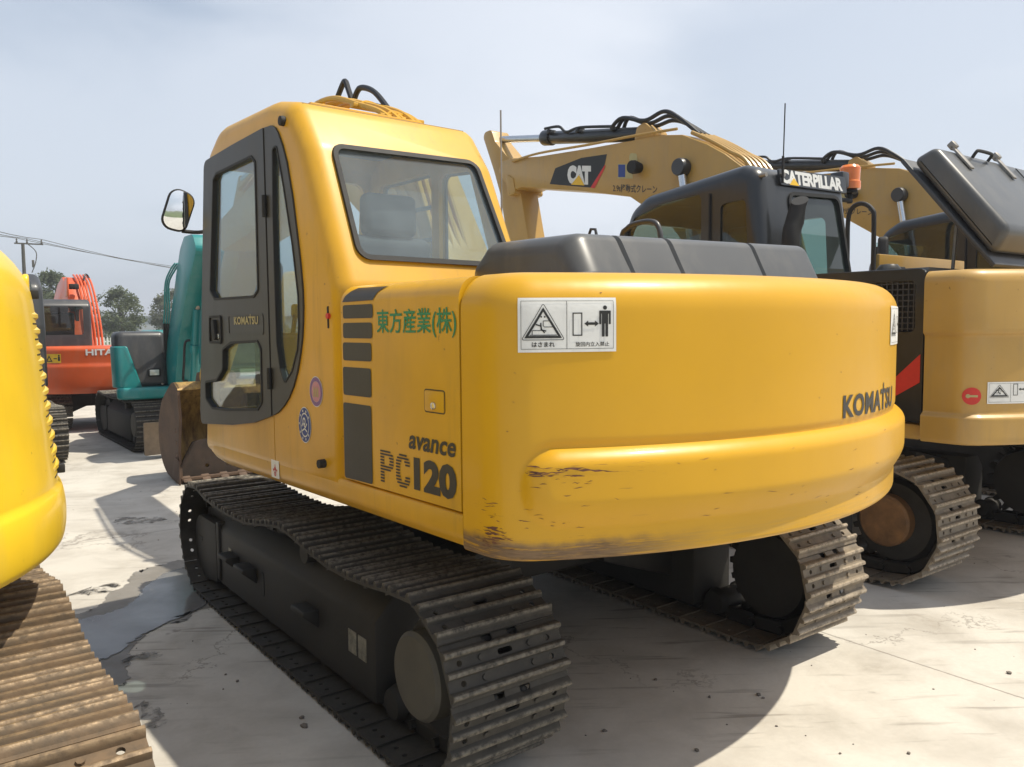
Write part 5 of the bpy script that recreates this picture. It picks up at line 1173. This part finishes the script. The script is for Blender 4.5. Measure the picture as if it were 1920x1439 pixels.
def leaves(mb, c, r, n, size, rg):
    bm = mb.bm
    for _ in range(n):
        d = Vector((rg.gauss(0, 1), rg.gauss(0, 1), rg.gauss(0, 1))).normalized() * r * rg.uniform(.25, 1) ** .6
        p = Vector(c) + Vector((d.x, d.y, d.z * .8)); u = Vector((rg.gauss(0, 1), rg.gauss(0, 1), rg.gauss(0, .6))).normalized(); w = u.cross(Vector((rg.gauss(0, 1), rg.gauss(0, 1), rg.gauss(0, 1)))).normalized()
        s = size * rg.uniform(.6, 1.3); q = [bm.verts.new(p + u * s * a + w * s * b_) for a, b_ in ((-1, 0), (0, -.45), (1, 0), (0, .45))]; bm.faces.new(q)
def tree(label, x, y, h, wd, seed, leaf='leaf', loose=1.):
    rg = random.Random(seed); t = thing('tree', label, 'tree', (x, y, 0), 0, 'trees beyond the yard fence')
    tk = MB(); top = Vector((rg.uniform(-.1, .1), 0, h * .75)); tk.tube([(0, 0, 0), (.03, 0, h * .3), tuple(top)], [.09 * h / 4, .07 * h / 4, .025 * h / 4], 8)
    cr = MB()
    for i in range(52):
        a = rg.uniform(0, 6.28); f = rg.uniform(.12, 1); zz = h * (.28 + .68 * f); rr = wd / 2 * math.sin(math.pi * (.18 + .78 * f)) ** .8 * rg.uniform(.35, 1.05) * loose
        p = Vector((rr * math.cos(a), rr * math.sin(a), zz)); base = Vector((0, 0, max(h * .22, zz * .62)))
        tk.tube([tuple(base), tuple(base.lerp(p, .5) + Vector((0, 0, .05))), tuple(p)], [.03 * h / 4, .018 * h / 4, .006], 5)
        leaves(cr, p, wd * rg.uniform(.10, .19), rg.randint(70, 130), h * .024, rg)
    tk.build('trunk', 'bark', t); cr.build('crown', leaf, t)
tree('leafy green tree behind the orange boom', 5.9, 62, 5.6, 4.4, 3)
tree('rounded green tree standing clear between the orange and teal booms', 10.0, 60, 4.45, 3.3, 11)
tree('loose greyish green tree behind the teal boom', 14.1, 62, 4.5, 3.2, 23, 'leaf2', 1.1)
hg = MB(); rg = random.Random(9)
for i in range(150):
    x = 2 + 26 * rg.random(); leaves(hg, (x, 64 + rg.uniform(-1, 2), rg.uniform(.3, 1.5) + .4 * math.sin(x * .9)), rg.uniform(.45, .85), 70, .11, rg)
o = hg.build('shrubbery', 'leaf'); o['kind'] = 'stuff'; o['label'] = 'low shrubbery along the far edge of the yard'
def fence():
    t = thing('picket_fence', 'white picket fence at the far edge of the yard', 'fence', (9, 52, 0))
    b = MB()
    for i in range(70):
        x = -7 + i * .2; b.prism([(x - .05, .08), (x + .05, .08), (x + .05, 1.05), (x, 1.13), (x - .05, 1.05)], 'y', -.012, .012)
    b.build('pickets', 'decal_white', t); b = MB(); b.box((0, .03, .35), (14, .03, .08)); b.build('rail', 'decal_white', t); b = MB(); b.box((0, .03, .85), (14, .03, .08)); b.build('rail', 'decal_white', t)
fence()
def poles():
    ends = []
    for (x, y, h, lb) in ((4.15, 60, 7.35, 'grey utility pole carrying overhead wires, above the bright yellow tail'), (58.5, 110, 11.3, 'far utility pole at the other end of the overhead wires')):
        t = thing('utility_pole', lb, 'pole', (x, y, 0), 0, 'utility poles'); b = MB(); b.cyl((0, 0, 0), (0, 0, h), .15, 12, .10); b.build('post', 'cover', t)
        b = MB(); b.box((.35, 0, h + .02), (1.7, .09, .09)); b.build('crossarm', 'cover', t)
        for dx in (-.35, .25, 1.1):
            b = MB(); b.lathe([(.01, 0), (.05, 0), (.07, .08), (.03, .14), (.06, .2), (.01, .3)], (dx, 0, h + .06), 'z', 10); b.build('insulator', 'cover', t); 
        b = MB(); b.tube([(.3, 0, h), (.75, 0, h - .5), (.7, 0, h - 1.2), (.45, 0, h - 1.9)], .03, 6, 4); b.box((.55, 0, h - 1.3), (.14, .14, .5), .03); b.build('switch_gear', 'cover', t)
        ends.append([Vector((x + dx, y, h + .36)) for dx in (-.35, .25, 1.1)])
    for k in range(3):
        a, c = ends[0][k], ends[1][k]; pts = [a.lerp(c, i / 24) - Vector((0, 0, 2.2 * 4 * (i / 24) * (1 - i / 24) * (1 + .12 * k))) for i in range(25)]
        b = MB(); b.tube(pts, .020, 5); tag(b.build('overhead_wire', 'cover'), ('overhead wire, topmost of the strand sagging to the far pole', 'overhead wire, middle of the strand sagging to the far pole', 'overhead wire, lowest of the strand sagging to the far pole')[k], 'wire', 'overhead wires')
        d = Vector((-9, 28, 9.2)) + Vector((.4 * k, 0, 0)); pts = [a.lerp(d, i / 12) - Vector((0, 0, 1.0 * 4 * (i / 12) * (1 - i / 12))) for i in range(13)]
        b = MB(); b.tube(pts, .022, 5); tag(b.build('overhead_wire', 'cover'), ('overhead wire leaving the pole leftwards, topmost', 'overhead wire leaving the pole leftwards, in the middle', 'overhead wire leaving the pole leftwards, lowest')[k], 'wire', 'overhead wires')
poles()
def shed():
    t = thing('warehouse', 'long low grey warehouse far behind the trees', 'building', (40, 165, 0))
    b = MB(); b.box((0, 0, 1.8), (48, 14, 3.6)); b.build('wall', simple('hazed_grey_render', (.33, .35, .38), .9, 0, .1, .5), t)  # bluish grey of walls and roof carries distance haze in the colour
    b = MB(); b.prism([(-7.4, 3.6), (7.4, 3.6), (7.4, 3.9), (0, 4.5), (-7.4, 3.9)], 'x', -24.4, 24.4); b.build('roof', simple('hazed_grey_roof', (.22, .24, .28), .8, 0, .1, .5), t)
    for i in range(8): b = MB(); b.box((-20 + i * 5.6, -7.03, 1.7), (2.2, .1, 1.3)); b.build('window', 'glass_dark', t)
shed()
# ---------------------------------------------------------------- camera, light, sky
def camera():
    cx, cy, cz, yaw, pit, rol, f = -2.6333, -3.8185, 1.6619, .6404, -.0715, -.0081, 1530.58
    fw = Vector((math.sin(yaw) * math.cos(pit), math.cos(yaw) * math.cos(pit), math.sin(pit)))
    r = Vector((math.cos(yaw), -math.sin(yaw), 0)); u = r.cross(fw); c, s = math.cos(rol), math.sin(rol)
    r2, u2 = r * c + u * s, u * c - r * s
    ca = bpy.data.cameras.new('camera'); o = bpy.data.objects.new('camera', ca); COL.objects.link(o)
    m = Matrix((r2, u2, -fw)).transposed().to_4x4(); m.translation = (cx, cy, cz); o.matrix_world = m
    ca.sensor_width = 36; ca.lens = f / 1920 * 36; ca.clip_start = .05; ca.clip_end = 3000; SC.camera = o
def light():
    sx, sy = .39, -.30                                # towards the sun, per metre of height
    el = math.atan(1 / math.hypot(sx, sy)); d = Vector((sx, sy, 1)).normalized()
    li = bpy.data.lights.new('sun', 'SUN'); li.energy = SUN_E; li.angle = R_(.7); li.color = (1, .925, .78)
    o = bpy.data.objects.new('sun', li); COL.objects.link(o); o.rotation_euler = d.to_track_quat('Z', 'Y').to_euler()
    w = bpy.data.worlds.new('World'); SC.world = w; w.use_nodes = True; nt = w.node_tree; nt.nodes.clear()
    out = nt.nodes.new('ShaderNodeOutputWorld'); bg = nt.nodes.new('ShaderNodeBackground'); L(nt, bg.outputs[0], out.inputs[0])
    sk = nt.nodes.new('ShaderNodeTexSky'); sk.sky_type = 'NISHITA'; sk.sun_disc = False; sk.sun_elevation = el
    sk.sun_rotation = math.atan2(sx, sy); sk.dust_density = 4; sk.air_density = 1.2; sk.ozone_density = 1.5; sk.altitude = 50
    # thin high cloud, part of the sky itself
    v = coords(nt, (1, 1, 2.6), 'Generated'); n1 = noise(nt, v, 1.7, 6, .5, .3); n2 = noise(nt, v, .8, 3)
    cl = math_(nt, 'ADD', math_(nt, 'MULTIPLY', n1, .75), math_(nt, 'MULTIPLY', n2, .4))
    t = N(nt, 'ShaderNodeTexCoord'); sp = N(nt, 'ShaderNodeSeparateXYZ'); L(nt, t.outputs['Generated'], sp.inputs[0])
    f = math_(nt, 'ADD', maprange(nt, cl, .47, .70, 0, .5), maprange(nt, math_(nt, 'ADD', math_(nt, 'MULTIPLY', sp.outputs[0], .8), math_(nt, 'MULTIPLY', sp.outputs[1], -.4)), -.30, .60, .0, .50), None, True)
    hz = maprange(nt, sp.outputs[2], .0, .55, .55, .30)
    base = mix(nt, hz, sk.outputs[0], HAZE)
    c = mix(nt, f, base, CLOUD)
    L(nt, c, bg.inputs[0]); bg.inputs[1].default_value = SKY_S
    SC.view_settings.view_transform = 'Standard'; SC.view_settings.look = 'None'; SC.view_settings.exposure = EXPO; SC.view_settings.gamma = 1
    SC.cycles.max_bounces = 8; SC.cycles.transparent_max_bounces = 16; SC.cycles.diffuse_bounces = 4; SC.cycles.glossy_bounces = 4
    SC.cycles.use_denoising = True
SUN_E, SKY_S, EXPO = 4.9, .11, .10
HAZE = (4.9, 6.0, 7.5); CLOUD = (7.9, 8.3, 9.0)
def haze():
    b = MB(); b.box((0, 60, 9), (1900, 2000, 20)); o = b.build('haze', None); o['kind'] = 'stuff'; o['label'] = 'thin pale haze over the yard'
    m, nt, out = nt_new('haze'); p = N(nt, 'ShaderNodeVolumePrincipled'); p.inputs['Color'].default_value = (.9, .93, 1, 1); p.inputs['Density'].default_value = .0016; p.inputs['Anisotropy'].default_value = .2
    L(nt, p.outputs[0], out.inputs['Volume']); o.data.materials.append(m)
camera(); light(); haze()
